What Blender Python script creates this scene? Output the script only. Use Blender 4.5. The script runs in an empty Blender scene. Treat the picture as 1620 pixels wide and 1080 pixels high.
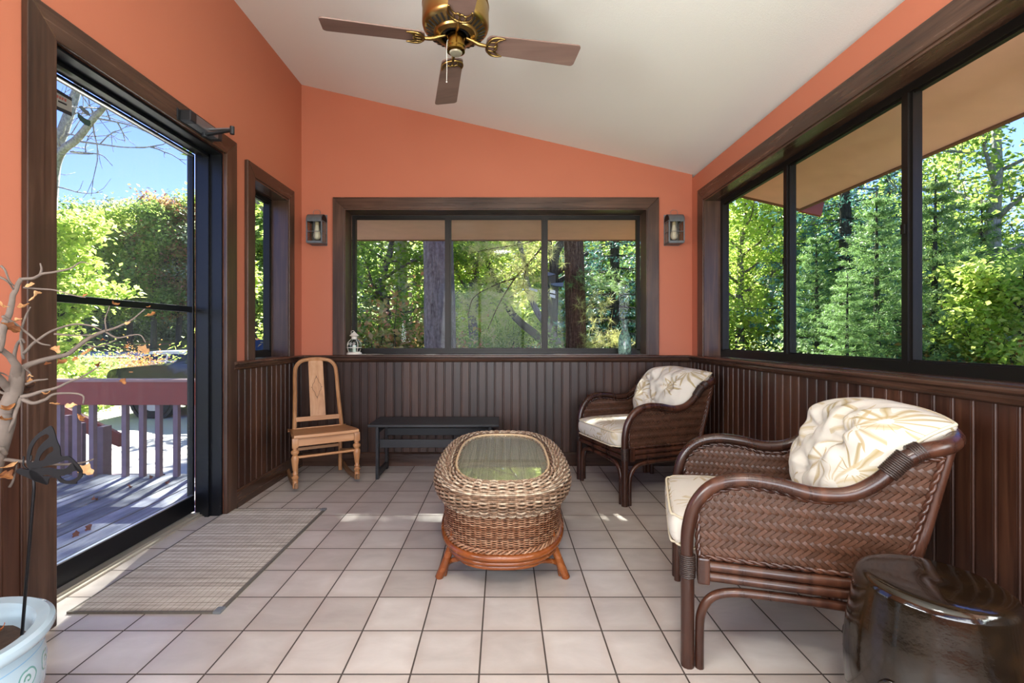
SKY_STRENGTH = .12; SUN_STRENGTH = 12.0; SUN_DIR = (-.22, 1, .90); P_FRONT_FILL = 62; P_SIDE_FILL = 75; P_ADDED_LAMP = 15; TILT = 22; EXPO = 1.57  # includes powers and upward tilt of the added lights behind the camera
import bpy, bmesh, math, random
import numpy as np
from mathutils import Vector, Matrix, Euler
from math import pi, sin, cos, radians as R
random.seed(7); np.random.seed(7)
scene = bpy.context.scene
COL = scene.collection
F = 733.0; UX = 795.0; VY = 532.0; EYE = 1.1

def at(u, v, Y):
    """world point seen at photo position (u, v) at distance Y from the camera"""
    return Vector(((u-UX)*Y/F, Y, EYE-(v-VY)*Y/F))

# ------------------------------------------------------------------ mesh building
def catmull(pts, n=8, closed=False):
    P = [Vector(p) for p in pts]
    out = []
    m = len(P)
    rng = range(m) if closed else range(m-1)
    for i in rng:
        p1 = P[i]; p2 = P[(i+1) % m]
        p0 = P[(i-1) % m] if (closed or i > 0) else p1*2-p2
        p3 = P[(i+2) % m] if (closed or i+2 < m) else p2*2-p1
        for k in range(n):
            t = k/n
            out.append(0.5*((2*p1)+(p2-p0)*t+(2*p0-5*p1+4*p2-p3)*t*t+(3*p1-p0-3*p2+p3)*t**3))
    if not closed: out.append(P[-1])
    return out

class MB:
    def __init__(s):
        s.v = []; s.f = []; s.n = 0; s.uv = None
    def add(s, verts, faces):
        verts = np.asarray(verts, dtype=np.float64).reshape(-1, 3)
        o = s.n
        s.v.append(verts); s.n += len(verts)
        for f in faces: s.f.append([i+o for i in f])
        return s
    def addq(s, verts, quads):
        verts = np.asarray(verts, dtype=np.float64).reshape(-1, 3)
        q = np.asarray(quads, dtype=np.int64)+s.n
        s.v.append(verts); s.n += len(verts)
        s.f.extend(q.tolist())
        return s
    def box(s, x0, x1, y0, y1, z0, z1, M=None, bev=0.0):
        x0, x1 = min(x0, x1), max(x0, x1); y0, y1 = min(y0, y1), max(y0, y1); z0, z1 = min(z0, z1), max(z0, z1)
        if bev > 0:
            bm = bmesh.new()
            bmesh.ops.create_cube(bm, size=1)
            for v in bm.verts:
                v.co = Vector(((x0+x1)/2+v.co.x*(x1-x0), (y0+y1)/2+v.co.y*(y1-y0), (z0+z1)/2+v.co.z*(z1-z0)))
            bmesh.ops.bevel(bm, geom=bm.edges[:], offset=bev, segments=2, affect='EDGES', profile=0.6)
            bm.verts.ensure_lookup_table()
            vs = [v.co.copy() for v in bm.verts]; fs = [[v.index for v in f.verts] for f in bm.faces]
            bm.free()
        else:
            vs = [Vector(c) for c in ((x0,y0,z0),(x1,y0,z0),(x1,y1,z0),(x0,y1,z0),(x0,y0,z1),(x1,y0,z1),(x1,y1,z1),(x0,y1,z1))]
            fs = [(0,3,2,1),(4,5,6,7),(0,1,5,4),(1,2,6,5),(2,3,7,6),(3,0,4,7)]
        if M is not None: vs = [M @ v for v in vs]
        return s.add(vs, fs)
    def bar(s, a, b, w, h, up=(0,0,1), bev=0.0):
        """box from a to b, w across, h along up"""
        a = Vector(a); b = Vector(b); d = b-a; L = d.length; d.normalize()
        up = Vector(up); x = d.cross(up).normalized(); z = x.cross(d).normalized()
        M = Matrix(((x.x, d.x, z.x, a.x),(x.y, d.y, z.y, a.y),(x.z, d.z, z.z, a.z),(0,0,0,1)))
        return s.box(-w/2, w/2, 0, L, -h/2, h/2, M, bev)
    def tube(s, path, r, n=8, closed=False, flat=None):
        P = np.array([tuple(p) for p in path], dtype=np.float64)
        m = len(P)
        if m < 2: return s
        rr = np.full(m, r) if np.isscalar(r) else np.interp(np.linspace(0, 1, m), np.linspace(0, 1, len(r)), r)
        if closed: T = np.roll(P, -1, 0)-np.roll(P, 1, 0)
        else:
            T = np.gradient(P, axis=0)
        T /= (np.linalg.norm(T, axis=1, keepdims=True)+1e-12)
        N = np.zeros_like(P)
        a = np.array([0, 0, 1.0]) if abs(T[0][2]) < 0.9 else np.array([1.0, 0, 0])
        cur = a-T[0]*np.dot(a, T[0]); cur /= np.linalg.norm(cur)
        N[0] = cur
        for i in range(1, m):
            cur = cur-T[i]*np.dot(cur, T[i]); nn = np.linalg.norm(cur)
            if nn < 1e-6:
                a = np.array([0.3, 0.5, 0.8]); cur = a-T[i]*np.dot(a, T[i]); nn = np.linalg.norm(cur)
            cur = cur/nn; N[i] = cur
        B = np.cross(T, N)
        if closed:   # remove twist
            e = N[-1]-T[0]*np.dot(N[-1], T[0]); e /= np.linalg.norm(e)
            ang = math.atan2(np.dot(np.cross(e, N[0]), T[0]), np.dot(e, N[0]))
            th = np.linspace(0, 1, m)[:, None]*ang
            N, B = N*np.cos(th)+B*np.sin(th), B*np.cos(th)-N*np.sin(th)
        k = np.arange(n)*2*pi/n
        fx, fy = flat if flat else (1, 1)
        V = P[:, None, :]+rr[:, None, None]*(np.cos(k)[None, :, None]*N[:, None, :]*fx+np.sin(k)[None, :, None]*B[:, None, :]*fy)
        V = V.reshape(-1, 3)
        rows = m if closed else m-1
        i = np.arange(rows)[:, None]; j = np.arange(n)[None, :]
        i2 = (i+1) % m; j2 = (j+1) % n
        q = np.stack([i*n+j+0*i, i*n+j2, i2*n+j2, i2*n+j+0*i], -1).reshape(-1, 4)
        s.addq(V, q)
        if not closed:
            o = s.n-len(V)
            s.f.append([o+x for x in range(n)][::-1]); s.f.append([o+(m-1)*n+x for x in range(n)])
        return s
    def lathe(s, prof, n=24, c=(0,0,0), M=None, a0=0, a1=2*pi):
        """prof: list of (r, z)"""
        full = abs(a1-a0-2*pi) < 1e-6
        k = a0+np.arange(n if full else n+1)*(a1-a0)/n
        m = len(k); P = len(prof)
        V = []
        for (r, z) in prof:
            r = max(r, 1e-5)
            for a in k: V.append((r*cos(a), r*sin(a), z))
        V = [Vector(v) for v in V]
        if M is not None: V = [M @ v for v in V]
        V = [(v[0]+c[0], v[1]+c[1], v[2]+c[2]) for v in V]
        fs = []
        for i in range(P-1):
            for j in range(m if full else m-1):
                j2 = (j+1) % m
                fs.append((i*m+j, i*m+j2, (i+1)*m+j2, (i+1)*m+j))
        return s.add(V, fs)
    def prism(s, poly, a, b, axis='z'):
        """2D polygon extruded from a to b along the axis"""
        n = len(poly)
        def mk(p, t):
            return {'z': (p[0], p[1], t), 'y': (p[0], t, p[1]), 'x': (t, p[0], p[1])}[axis]
        V = [mk(p, a) for p in poly]+[mk(p, b) for p in poly]
        fs = [list(range(n))[::-1], list(range(n, 2*n))]+[(i, (i+1) % n, n+(i+1) % n, n+i) for i in range(n)]
        return s.add(V, fs)
    def sphere(s, c, r, n=12, sc=(1,1,1)):
        prof = [(sin(pi*i/n)*1.0, -cos(pi*i/n)) for i in range(n+1)]
        M = Matrix.Diagonal((r*sc[0], r*sc[1], r*sc[2], 1))
        return s.lathe(prof, n*2, c, M)
    def cyl(s, a, b, r, n=16):
        return s.tube([a, b], r, n)
    def build(s, name, mat, parent=None, smooth=None, bevel=0, merge=False):
        me = bpy.data.meshes.new(name)
        V = np.concatenate(s.v) if s.v else np.zeros((0, 3))
        me.from_pydata(V.tolist(), [], s.f)
        if merge or smooth is not None:
            bm = bmesh.new(); bm.from_mesh(me)
            if merge: bmesh.ops.remove_doubles(bm, verts=bm.verts[:], dist=1e-5)
            if len(bm.faces) < 60000: bmesh.ops.recalc_face_normals(bm, faces=bm.faces[:])
            bm.to_mesh(me); bm.free()
        for m in (mat if isinstance(mat, (list, tuple)) else [mat]): me.materials.append(m)
        if smooth is not None:
            me.polygons.foreach_set('use_smooth', [True]*len(me.polygons))
            if smooth < 180 and len(me.polygons) < 60000:
                try: me.set_sharp_from_angle(angle=R(smooth))
                except Exception: pass
        me.update()
        o = bpy.data.objects.new(name, me)
        COL.objects.link(o)
        if parent is not None: o.parent = parent
        if bevel:
            b = o.modifiers.new('bevel', 'BEVEL'); b.width = bevel; b.segments = 2; b.limit_method = 'ANGLE'; b.angle_limit = R(40)
        return o

def empty(name, loc=(0,0,0), rz=0):
    o = bpy.data.objects.new(name, None); COL.objects.link(o)
    o.location = loc; o.rotation_euler = (0, 0, rz); o.empty_display_size = .1
    return o
def tag(o, label=None, cat=None, group=None, kind=None):
    if label: o['label'] = label
    if cat: o['category'] = cat
    if group: o['group'] = group
    if kind: o['kind'] = kind
    return o
def kids(o): return [c for c in bpy.data.objects if c.parent == o]
def copy_tree(o, parent=None):
    c = o.copy(); COL.objects.link(c)
    if parent is not None: c.parent = parent
    for ch in kids(o): copy_tree(ch, c)
    return c
def struct(o): o['kind'] = 'structure'; return o

# ------------------------------------------------------------------ materials
def lin(c):
    if isinstance(c, str):
        c = [int(c[i:i+2], 16)/255 for i in (0, 2, 4)]
        c = [x/12.92 if x <= .04045 else ((x+.055)/1.055)**2.4 for x in c]
    return (*c[:3], 1.0)
class Mat:
    def __init__(s, name, base='808080', rough=.5, metal=0, spec=.5, **kw):
        s.m = bpy.data.materials.new(name); s.m.use_nodes = True
        s.nt = s.m.node_tree; s.nt.nodes.clear()
        s.out = s.nt.nodes.new('ShaderNodeOutputMaterial')
        s.b = s.nt.nodes.new('ShaderNodeBsdfPrincipled')
        s.nt.links.new(s.b.outputs[0], s.out.inputs[0])
        s.set('Base Color', lin(base)); s.set('Roughness', rough); s.set('Metallic', metal); s.set('Specular IOR Level', spec)
        for k, v in kw.items(): s.set(k.replace('_', ' '), v)
        s._tc = None
    def set(s, k, v): s.b.inputs[k].default_value = v
    def n(s, t, **kw):
        nd = s.nt.nodes.new('ShaderNode'+t)
        for k, v in kw.items(): setattr(nd, k, v)
        return nd
    def l(s, a, b): s.nt.links.new(a, b); return s
    def put(s, inp, val):
        if hasattr(val, 'links') or isinstance(val, bpy.types.NodeSocket): s.nt.links.new(val, inp)
        else: inp.default_value = val
    def coord(s, kind='Object'):
        if s._tc is None: s._tc = s.n('TexCoord')
        return s._tc.outputs[kind]
    def mapping(s, scale=(1,1,1), rot=(0,0,0), loc=(0,0,0), src=None):
        mp = s.n('Mapping'); s.l(src or s.coord(), mp.inputs[0])
        mp.inputs['Scale'].default_value = scale; mp.inputs['Rotation'].default_value = rot; mp.inputs['Location'].default_value = loc
        return mp.outputs[0]
    def noise(s, vec=None, scale=5, detail=4, rough=.55, dist=0, out='Fac'):
        nd = s.n('TexNoise'); s.l(vec or s.coord(), nd.inputs['Vector'])
        nd.inputs['Scale'].default_value = scale; nd.inputs['Detail'].default_value = detail
        nd.inputs['Roughness'].default_value = rough; nd.inputs['Distortion'].default_value = dist
        return nd.outputs[out]
    def math(s, op, a, b=0.0, c=0.0, clamp=False):
        nd = s.n('Math', operation=op); nd.use_clamp = clamp
        for i, x in enumerate((a, b, c)): s.put(nd.inputs[i], x)
        return nd.outputs[0]
    def ramp(s, fac, stops, interp='LINEAR'):
        nd = s.n('ValToRGB'); s.l(fac, nd.inputs[0]); cr = nd.color_ramp; cr.interpolation = interp
        while len(cr.elements) > 1: cr.elements.remove(cr.elements[-1])
        cr.elements[0].position = stops[0][0]; cr.elements[0].color = lin(stops[0][1])
        for p, c in stops[1:]:
            e = cr.elements.new(p); e.color = lin(c)
        return nd.outputs[0]
    def mix(s, fac, a, b, mode='MIX'):
        nd = s.n('Mix', data_type='RGBA', blend_type=mode)
        s.put(nd.inputs[0], fac); s.put(nd.inputs[6], a); s.put(nd.inputs[7], b)
        return nd.outputs[2]
    def sep(s, vec=None):
        nd = s.n('SeparateXYZ'); s.l(vec or s.coord(), nd.inputs[0]); return nd.outputs
    def comb(s, x=0., y=0., z=0.):
        nd = s.n('CombineXYZ')
        for i, q in enumerate((x, y, z)): s.put(nd.inputs[i], q)
        return nd.outputs[0]
    def white(s, vec):
        nd = s.n('TexWhiteNoise', noise_dimensions='3D'); s.l(vec, nd.inputs[0]); return nd.outputs
    def bump(s, h, strength=.3, dist=.01, prev=None):
        nd = s.n('Bump'); s.l(h, nd.inputs['Height']); nd.inputs['Strength'].default_value = strength; nd.inputs['Distance'].default_value = dist
        if prev: s.l(prev, nd.inputs['Normal'])
        s.l(nd.outputs[0], s.b.inputs['Normal']); return nd.outputs[0]
    def base(s, sock): s.l(sock, s.b.inputs['Base Color']); return s
    def translucent(s, colsock, fac=.4):
        t = s.n('BsdfTranslucent'); s.put(t.inputs[0], colsock)
        mx = s.n('MixShader'); mx.inputs[0].default_value = fac
        s.l(s.b.outputs[0], mx.inputs[1]); s.l(t.outputs[0], mx.inputs[2]); s.l(mx.outputs[0], s.out.inputs[0])
        return s

MATS = {}
def simple(name, base, rough=.5, metal=0, var=0.0, scale=20, bump=0, **kw):
    m = Mat(name, base, rough, metal, **kw)
    nz = m.noise(scale=scale, detail=3)
    if var:
        c = lin(base)
        m.base(m.mix(nz, tuple(x*(1-var) for x in c[:3])+(1,), tuple(min(1, x*(1+var)) for x in c[:3])+(1,)))
    if bump: m.bump(nz, bump, .002)
    MATS[name] = m.m; return m.m

def wood(name, dark, mid, light, axis='z', rough=.4, scale=1.0, boards=None, board_axis='x', spec=.5, island=False):
    m = Mat(name, mid, rough, spec=spec)
    sc = {'x': (1.5, 40, 40), 'y': (40, 1.5, 40), 'z': (40, 40, 1.5)}[axis]
    sc = tuple(q*scale for q in sc)
    vec = m.mapping(sc)
    g = m.noise(vec, 1.0, 5, .6, .6)
    big = m.noise(m.mapping(tuple(2.2 if q < 10 else 5 for q in sc)), 1.0, 3, .5, .3)
    f = m.math('ADD', m.math('MULTIPLY', g, .6), m.math('MULTIPLY', big, .4))
    if boards:
        s_ = m.sep(); c = s_[0] if board_axis == 'x' else s_[1]
        cell = m.math('FLOOR', m.math('DIVIDE', c, boards))
        r = m.white(m.comb(cell, 3.3, 1.7))[0]
        f = m.math('ADD', f, m.math('MULTIPLY', m.math('SUBTRACT', r, .5), .22))
    if island:
        gi = m.n('NewGeometry'); f = m.math('ADD', f, m.math('MULTIPLY', m.math('SUBTRACT', gi.outputs['Random Per Island'], .5), .3))
    m.base(m.ramp(f, [(.25, dark), (.5, mid), (.78, light)]))
    m.l(m.math('ADD', m.math('MULTIPLY', g, .25), rough-.12), m.b.inputs['Roughness'])
    m.bump(g, .12, .002)
    MATS[name] = m.m; return m.m

# painted plaster
m = Mat('orange_paint', 'D0703F', .62, spec=.3)
m.base(m.mix(m.noise(scale=1.5, detail=2), lin('AE664E'), lin('B56D54')))
m.bump(m.noise(scale=350, detail=2), .08, .001); PAINT = m.m
m = Mat('ceiling_white', 'E4E4E0', .8, spec=.2)
m.bump(m.noise(scale=160, detail=5, rough=.7), .35, .004); CEIL = m.m
D1, D2, D3 = '1F120D', '3A241A', '5E4232'
TRIM = {a: wood('stained_trim_'+a, D1, '3E2A20', '65493A', a, {'x': .30, 'y': .24, 'z': .36}[a]) for a in 'xyz'}
WAIN_B = wood('stained_beadboard_back', '1A0E09', '352017', '513527', 'z', .42, boards=.0716, board_axis='x')
WAIN_S = wood('stained_beadboard_side', '1A0D08', '371F15', '563523', 'z', .36, boards=.0716, board_axis='y')
BLACK = simple('black_aluminium', '0D0E12', .35, .3, spec=.5)
BRONZE = simple('dark_bronze_frame', '171310', .4, .5)
ALU = simple('bright_aluminium', 'C9CBD0', .3, .9)

# tiles
m = Mat('floor_tile', 'B9AAA2', .33, spec=.5)
T = .2235
sx = m.sep()
fx = m.math('FRACT', m.math('DIVIDE', m.math('ADD', sx[0], .7466+T*20), T))
fy = m.math('FRACT', m.math('DIVIDE', m.math('SUBTRACT', sx[1], 1.733-T*20), T))
cx = m.math('FLOOR', m.math('DIVIDE', m.math('ADD', sx[0], .7466+T*20), T))
cy = m.math('FLOOR', m.math('DIVIDE', m.math('SUBTRACT', sx[1], 1.733-T*20), T))
ex = m.math('MINIMUM', fx, m.math('SUBTRACT', 1.0, fx)); ey = m.math('MINIMUM', fy, m.math('SUBTRACT', 1.0, fy))
e = m.math('MINIMUM', ex, ey)
mr = m.n('MapRange', interpolation_type='SMOOTHSTEP'); m.l(e, mr.inputs[0]); mr.inputs[1].default_value = .009; mr.inputs[2].default_value = .016
body = mr.outputs[0]
rnd = m.white(m.comb(cx, cy, 0.5))[0]
cloud = m.noise(m.mapping((2.5, 5, 1)), 1.6, 5, .6, .4)
tone = m.math('ADD', m.math('MULTIPLY', rnd, .35), m.math('MULTIPLY', cloud, .75))
edge = m.n('MapRange', interpolation_type='SMOOTHSTEP'); m.l(e, edge.inputs[0]); edge.inputs[1].default_value = .0; edge.inputs[2].default_value = .22
tc = m.ramp(tone, [(.2, '9A918B'), (.5, 'AEA6A0'), (.85, 'C4BDB7')])
tc = m.mix(m.math('MULTIPLY', m.math('SUBTRACT', 1.0, edge.outputs[0]), .35), tc, lin('A08F84'))
m.base(m.mix(body, lin('3E352F'), tc))
m.l(m.math('SUBTRACT', .85, m.math('MULTIPLY', body, .50)), m.b.inputs['Roughness'])
bp = m.bump(body, .6, .002)
m.bump(m.noise(scale=45, detail=3), .06, .003, bp)
TILE = m.m

# thin clear pane
def glass(name, tint='FFFFFF', refl=1.0, rough=0.0, haze=0.0):
    m = Mat(name)
    m.nt.nodes.remove(m.b)
    tr = m.n('BsdfTransparent'); tr.inputs[0].default_value = lin(tint)
    gl = m.n('BsdfGlossy'); gl.inputs['Roughness'].default_value = rough
    lw = m.n('LayerWeight'); lw.inputs[0].default_value = .5
    fr = m.math('ADD', .04, m.math('MULTIPLY', m.math('POWER', lw.outputs['Facing'], 5.0), .9))
    mx = m.n('MixShader'); m.l(m.math('MULTIPLY', fr, refl, clamp=True), mx.inputs[0])
    m.l(tr.outputs[0], mx.inputs[1]); m.l(gl.outputs[0], mx.inputs[2])
    last = mx.outputs[0]
    if haze:
        df = m.n('BsdfDiffuse'); df.inputs[0].default_value = (.8, .8, .8, 1)
        m2 = m.n('MixShader'); hz = m.noise(m.mapping((1, 60, 3)), 1, 3); m.l(m.math('MULTIPLY', hz, haze), m2.inputs[0])
        m.l(last, m2.inputs[1]); m.l(df.outputs[0], m2.inputs[2]); last = m2.outputs[0]
    m.l(last, m.out.inputs[0]); MATS[name] = m.m; return m.m
GLASS = glass('window_glass', 'F8FBFA', .12)
DGLASS = glass('door_glass', 'F4F7F8', .4, 0, .04)
GTOP = glass('table_glass', 'FAFDFB', 1.0)

# ------------------------------------------------------------------ room
XL, XR, YB, YF = -1.722, 1.625, 3.97, -1.7
def zc(x): return 3.256-.23*(x-XL)
WT = .17
RAIL = .94
# floor
b = MB().box(XL-WT, XR+WT, YF-WT, YB+WT, -.12, 0); fl = struct(b.build('floor', TILE))
# ceiling (sloped slab that is also the roof)
RX0, RX1 = XL-WT-.03, 2.647
b = MB()
b.add([(RX0, YF-.3, zc(RX0)), (XR+WT, YF-.3, zc(XR+WT)), (XR+WT, YB+WT+.02, zc(XR+WT)), (RX0, YB+WT+.02, zc(RX0)),
       (RX0, YF-.3, zc(RX0)+.2), (XR+WT, YF-.3, zc(XR+WT)+.2), (XR+WT, YB+WT+.02, zc(XR+WT)+.2), (RX0, YB+WT+.02, zc(RX0)+.2)],
      [(0,3,2,1),(4,5,6,7),(0,1,5,4),(1,2,6,5),(2,3,7,6),(3,0,4,7)])
struct(b.build('ceiling', CEIL))

def wall_slices(name, axis, fixed, thick, span, holes, mat, top):
    """wall with rectangular holes. span=(a,b); holes [(a,b,z0,z1)]; top(a)->height"""
    b = MB()
    cuts = sorted(set([span[0], span[1]]+[h[0] for h in holes]+[h[1] for h in holes]))
    f0, f1 = sorted((fixed, fixed+thick))
    for a, c in zip(cuts, cuts[1:]):
        mid = (a+c)/2
        hs = [h for h in holes if h[0] <= mid <= h[1]]
        segs = []
        z = 0
        for h in sorted(hs, key=lambda h: h[2]):
            if h[2] > z: segs.append((z, h[2]))
            z = h[3]
        segs.append((z, None))
        for z0, z1 in segs:
            ta = top(a) if z1 is None else z1; tb = top(c) if z1 is None else z1
            if axis == 'x':
                V = [(a,f0,z0),(c,f0,z0),(c,f1,z0),(a,f1,z0),(a,f0,ta),(c,f0,tb),(c,f1,tb),(a,f1,ta)]
            else:
                V = [(f0,a,z0),(f1,a,z0),(f1,c,z0),(f0,c,z0),(f0,a,ta),(f1,a,tb),(f1,c,tb),(f0,c,ta)]
            b.add(V, [(0,3,2,1),(4,5,6,7),(0,1,5,4),(1,2,6,5),(2,3,7,6),(3,0,4,7)])
    return struct(b.build(name, mat))
HB = (-1.352, 1.238, RAIL, 2.190)          # back window opening
HR = (1.15, 3.70, RAIL, 2.190)             # right window opening (y)
HR2 = (-1.45, .95, RAIL, 2.190)  # added opening in the unseen right wall, for more light
HD = (1.765, 2.852, 0, 2.225)              # door
HN = (3.178, 3.69, RAIL, 2.190)            # narrow left window
HL2 = (-1.4, .55, RAIL, 2.190)  # added opening in the unseen left wall, for more light
HF = (-1.45, 1.40, .45, 2.30)              # added window wall behind the camera, brings in fill light
wall_back = wall_slices('wall_back', 'x', YB, WT, (XL, XR), [HB], PAINT, lambda a: zc(a)+.01)
wall_right = wall_slices('wall_right', 'y', XR, WT, (YF-WT, YB+WT), [HR, HR2], PAINT, lambda a: zc(XR+WT)+.01)
wall_left = wall_slices('wall_left', 'y', XL, -WT, (YF-WT, YB+WT), [HD, HN, HL2], PAINT, lambda a: zc(XL)+.01)
wall_front = wall_slices('wall_front', 'x', YF, -WT, (XL, XR), [HF], PAINT, lambda a: zc(a)+.01)

# wainscot
BW = .0716
def bead_profile(a, c, f, sgn, depth=.014):
    """polyline along the wall from a to c, front face at f, groove going sgn"""
    pts = []
    k = math.floor(a/BW)
    x = a
    edges = []
    while (k+1)*BW < c:
        k += 1; edges.append(k*BW)
    pts.append((a, f))
    g = .0038
    for e in edges:
        if e-a < .012 or c-e < .012: continue
        pts += [(e-g, f), (e-.0012, f+sgn*.006), (e+.0012, f+sgn*.006), (e+g, f),
                (e+g+.0015, f-sgn*.0016), (e+g+.0065, f-sgn*.0016), (e+g+.008, f), (e+g+.0095, f+sgn*.0025), (e+g+.011, f)]
    pts.append((c, f))
    pts += [(c, f+sgn*depth), (a, f+sgn*depth)]
    return pts
ZT = RAIL-.02
p = bead_profile(XL, XR, YB-.02, 1)
MB().prism(p, .0, ZT).build('wainscot', WAIN_B, wall_back)
def side_wain(spans, f, sgn, wall, depth=.014):
    b = MB()
    for a, c in spans:
        pr = bead_profile(a, c, f, sgn, depth)
        b.prism([(y, x) for x, y in pr], 0, ZT)
    return b.build('wainscot', WAIN_S, wall)
side_wain([(YF, YB-.02)], XR-.02, 1, wall_right)
side_wain([(YF, 1.66), (2.955, YB-.02)], XL+.008, -1, wall_left, .007)
for w_, y0, y1 in ():
    pass
# chair rails (moulded cap), baseboards
railprof = [(0, 0), (.040, 0), (.046, -.006), (.046, -.014), (.038, -.020), (.030, -.024), (.028, -.034), (.034, -.040), (.030, -.050), (.018, -.058), (0, -.060)]
def rail(name, wall_axis, f, sgn, a, c, mat):
    b = MB()
    poly = [(f+sgn*d, RAIL+z) for d, z in railprof]
    if wall_axis == 'x': b.prism(poly, a, c, 'x')     # points are (y,z)
    else: b.prism([(x, z) for x, z in poly], a, c, 'y')
    return struct(b.build(name, mat, smooth=35))
rail('trim_1', 'x', YB-.012, -1, XL, XR, TRIM['x'])
rail('trim_2', 'y', XR-.012, -1, YF, YB-.03, TRIM['y'])
rail('trim_3', 'y', XL, 1, 2.93, YB-.03, TRIM['y'])
rail('trim_4', 'y', XL, 1, YF, 1.66, TRIM['y'])
def basebd(name, axis, f, sgn, a, c, mat, h=.115):
    poly = [(f, 0), (f+sgn*.016, 0), (f+sgn*.016, h-.012), (f+sgn*.010, h-.004), (f+sgn*.004, h), (f, h)]
    return struct(MB().prism(poly, a, c, axis).build(name, mat))
basebd('baseboard_back', 'x', YB-.02, -1, XL, XR, TRIM['x'])
basebd('baseboard_right', 'y', XR-.02, -1, YF, YB-.03, TRIM['y'])
basebd('baseboard_left', 'y', XL+.008, 1, 2.965, YB-.03, TRIM['y'])

def casing(parent, axis, f, sgn, a, c, z0, z1, w, bottom=False, th=.024):
    """three-sided mitred casing around an opening; each board one mesh"""
    mz = TRIM['z']; mh = TRIM['x' if axis == 'x' else 'y']
    def board(poly, mat):
        b = MB()
        ax = 'y' if axis == 'x' else 'x'
        b.prism(poly, f, f+sgn*th, ax)
        return b.build('casing', mat, parent, bevel=.003)
    board([(a-w, z0), (a, z0), (a, z1), (a-w, z1+w)], mz)
    board([(c, z0), (c+w, z0), (c+w, z1+w), (c, z1)], mz)
    board([(a, z1), (c, z1), (c+w, z1+w), (a-w, z1+w)], mh)
    if bottom: board([(a-w, z0-w), (c+w, z0-w), (c, z0), (a, z0)], mh)

def reveal(parent, axis, f, g, a, c, z0, z1, th=.012, mats=None, sill=True):
    """lining boards of an opening between depths f and g"""
    f0, f1 = sorted((f, g))
    mz, mh = mats or (TRIM['z'], TRIM['x' if axis == 'x' else 'y'])
    def bx(a0, a1, zz0, zz1, name, mat):
        b = MB()
        if axis == 'x': b.box(a0, a1, f0, f1, zz0, zz1)
        else: b.box(f0, f1, a0, a1, zz0, zz1)
        b.build(name, mat, parent)
    bx(a-.002, a+th, z0, z1, 'jamb', mz); bx(c-th, c+.002, z0, z1, 'jamb', mz)
    bx(a+th, c-th, z1-th, z1+.002, 'head_jamb', mh)
    if sill: bx(a+th, c-th, z0-.004, z0+.006, 'sill', mh)

def sash_window(parent, axis, fy, sgn, a, c, z0, z1, cuts, fr=.030, mul=.055, layers=True):
    """bronze frame at depth fy with mullions centred on cuts"""
    def bx(a0, a1, zz0, zz1, d0, d1, name, mat, bev=0):
        b = MB(); y0, y1 = sorted((fy+sgn*d0, fy+sgn*d1))
        if axis == 'x': b.box(a0, a1, y0, y1, zz0, zz1)
        else: b.box(y0, y1, a0, a1, zz0, zz1)
        return b.build(name, mat, parent)
    fz = fr
    b = MB()
    y0, y1 = sorted((fy, fy+sgn*.05))
    def bb(a0, a1, zz0, zz1, d0=0, d1=.05):
        q0, q1 = sorted((fy+sgn*d0, fy+sgn*d1))
        if axis == 'x': b.box(a0, a1, q0, q1, zz0, zz1)
        else: b.box(q0, q1, a0, a1, zz0, zz1)
    bb(a, c, z0, z0+fz+.012); bb(a, c, z1-fz, z1); bb(a, a+fr, z0+fz, z1-fz); bb(c-fr, c, z0+fz, z1-fz)
    # track lips
    bb(a+fr, c-fr, z0+fz+.012, z0+fz+.020, .012, .018); bb(a+fr, c-fr, z1-fz-.008, z1-fz, .012, .018)
    b.build('window_frame', BRONZE, parent)
    xs = [a+fr]+[q for q in cuts]+[c-fr]
    for q in cuts:
        b = MB()
        bb(q-mul/2, q+mul/2, z0+fz, z1-fz, .008, .048)
        bb(q-mul/2+.012, q+mul/2-.012, z0+fz, z1-fz, -.004, .01)
        bb(q-.006, q+.012, (z0+z1)/2-.02, (z0+z1)/2+.02, -.012, 0)
        b.build('mullion', BRONZE, parent)
    for i, (p, q) in enumerate(zip(xs, xs[1:])):
        p2 = p+(mul/2 if i > 0 else 0); q2 = q-(mul/2 if i < len(xs)-2 else 0)
        d = .024+.008*(i % 2)
        bx(p2-.006, q2+.006, z0+fz, z1-fz, d, d+.004, 'pane', GLASS)

CF = .002
w1 = empty('window_1', (0, 0, 0)); struct(w1)
casing(w1, 'x', YB-CF, -1, HB[0], HB[1], RAIL, HB[3], .095)
reveal(w1, 'x', YB-.02, YB+WT-.02, HB[0], HB[1], HB[2], HB[3])
sash_window(w1, 'x', 4.125, 1, HB[0]+.012, HB[1]-.012, RAIL+.006, HB[3]-.012, [(708.6-UX)*4.13/F, (861.8-UX)*4.13/F])
w2 = empty('window_2'); struct(w2)
casing(w2, 'y', XR-CF, -1, HR[0], HR[1], RAIL, HR[3], .105)
reveal(w2, 'y', XR-.02, XR+WT-.02, HR[0], HR[1], HR[2], HR[3])
sash_window(w2, 'y', 1.735, 1, HR[0]+.012, HR[1]-.012, RAIL+.006, HR[3]-.012, [2.84, 1.995], fr=.036)
w3 = empty('window_3'); struct(w3)
casing(w3, 'y', XL+CF, 1, HN[0], HN[1], RAIL, HN[3], .09)
reveal(w3, 'y', XL+.02, XL-WT+.02, HN[0], HN[1], HN[2], HN[3])
sash_window(w3, 'y', -1.835, -1, HN[0]+.012, HN[1]-.012, RAIL+.006, HN[3]-.012, [], fr=.03)
w4 = empty('added_window_4'); struct(w4)  # unseen window added behind the camera to let light in
casing(w4, 'y', XR-CF, -1, HR2[0], HR2[1], RAIL, HR2[3], .09)
sash_window(w4, 'y', 1.735, 1, HR2[0], HR2[1], RAIL+.006, HR2[3], [.15, -.65])
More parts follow.
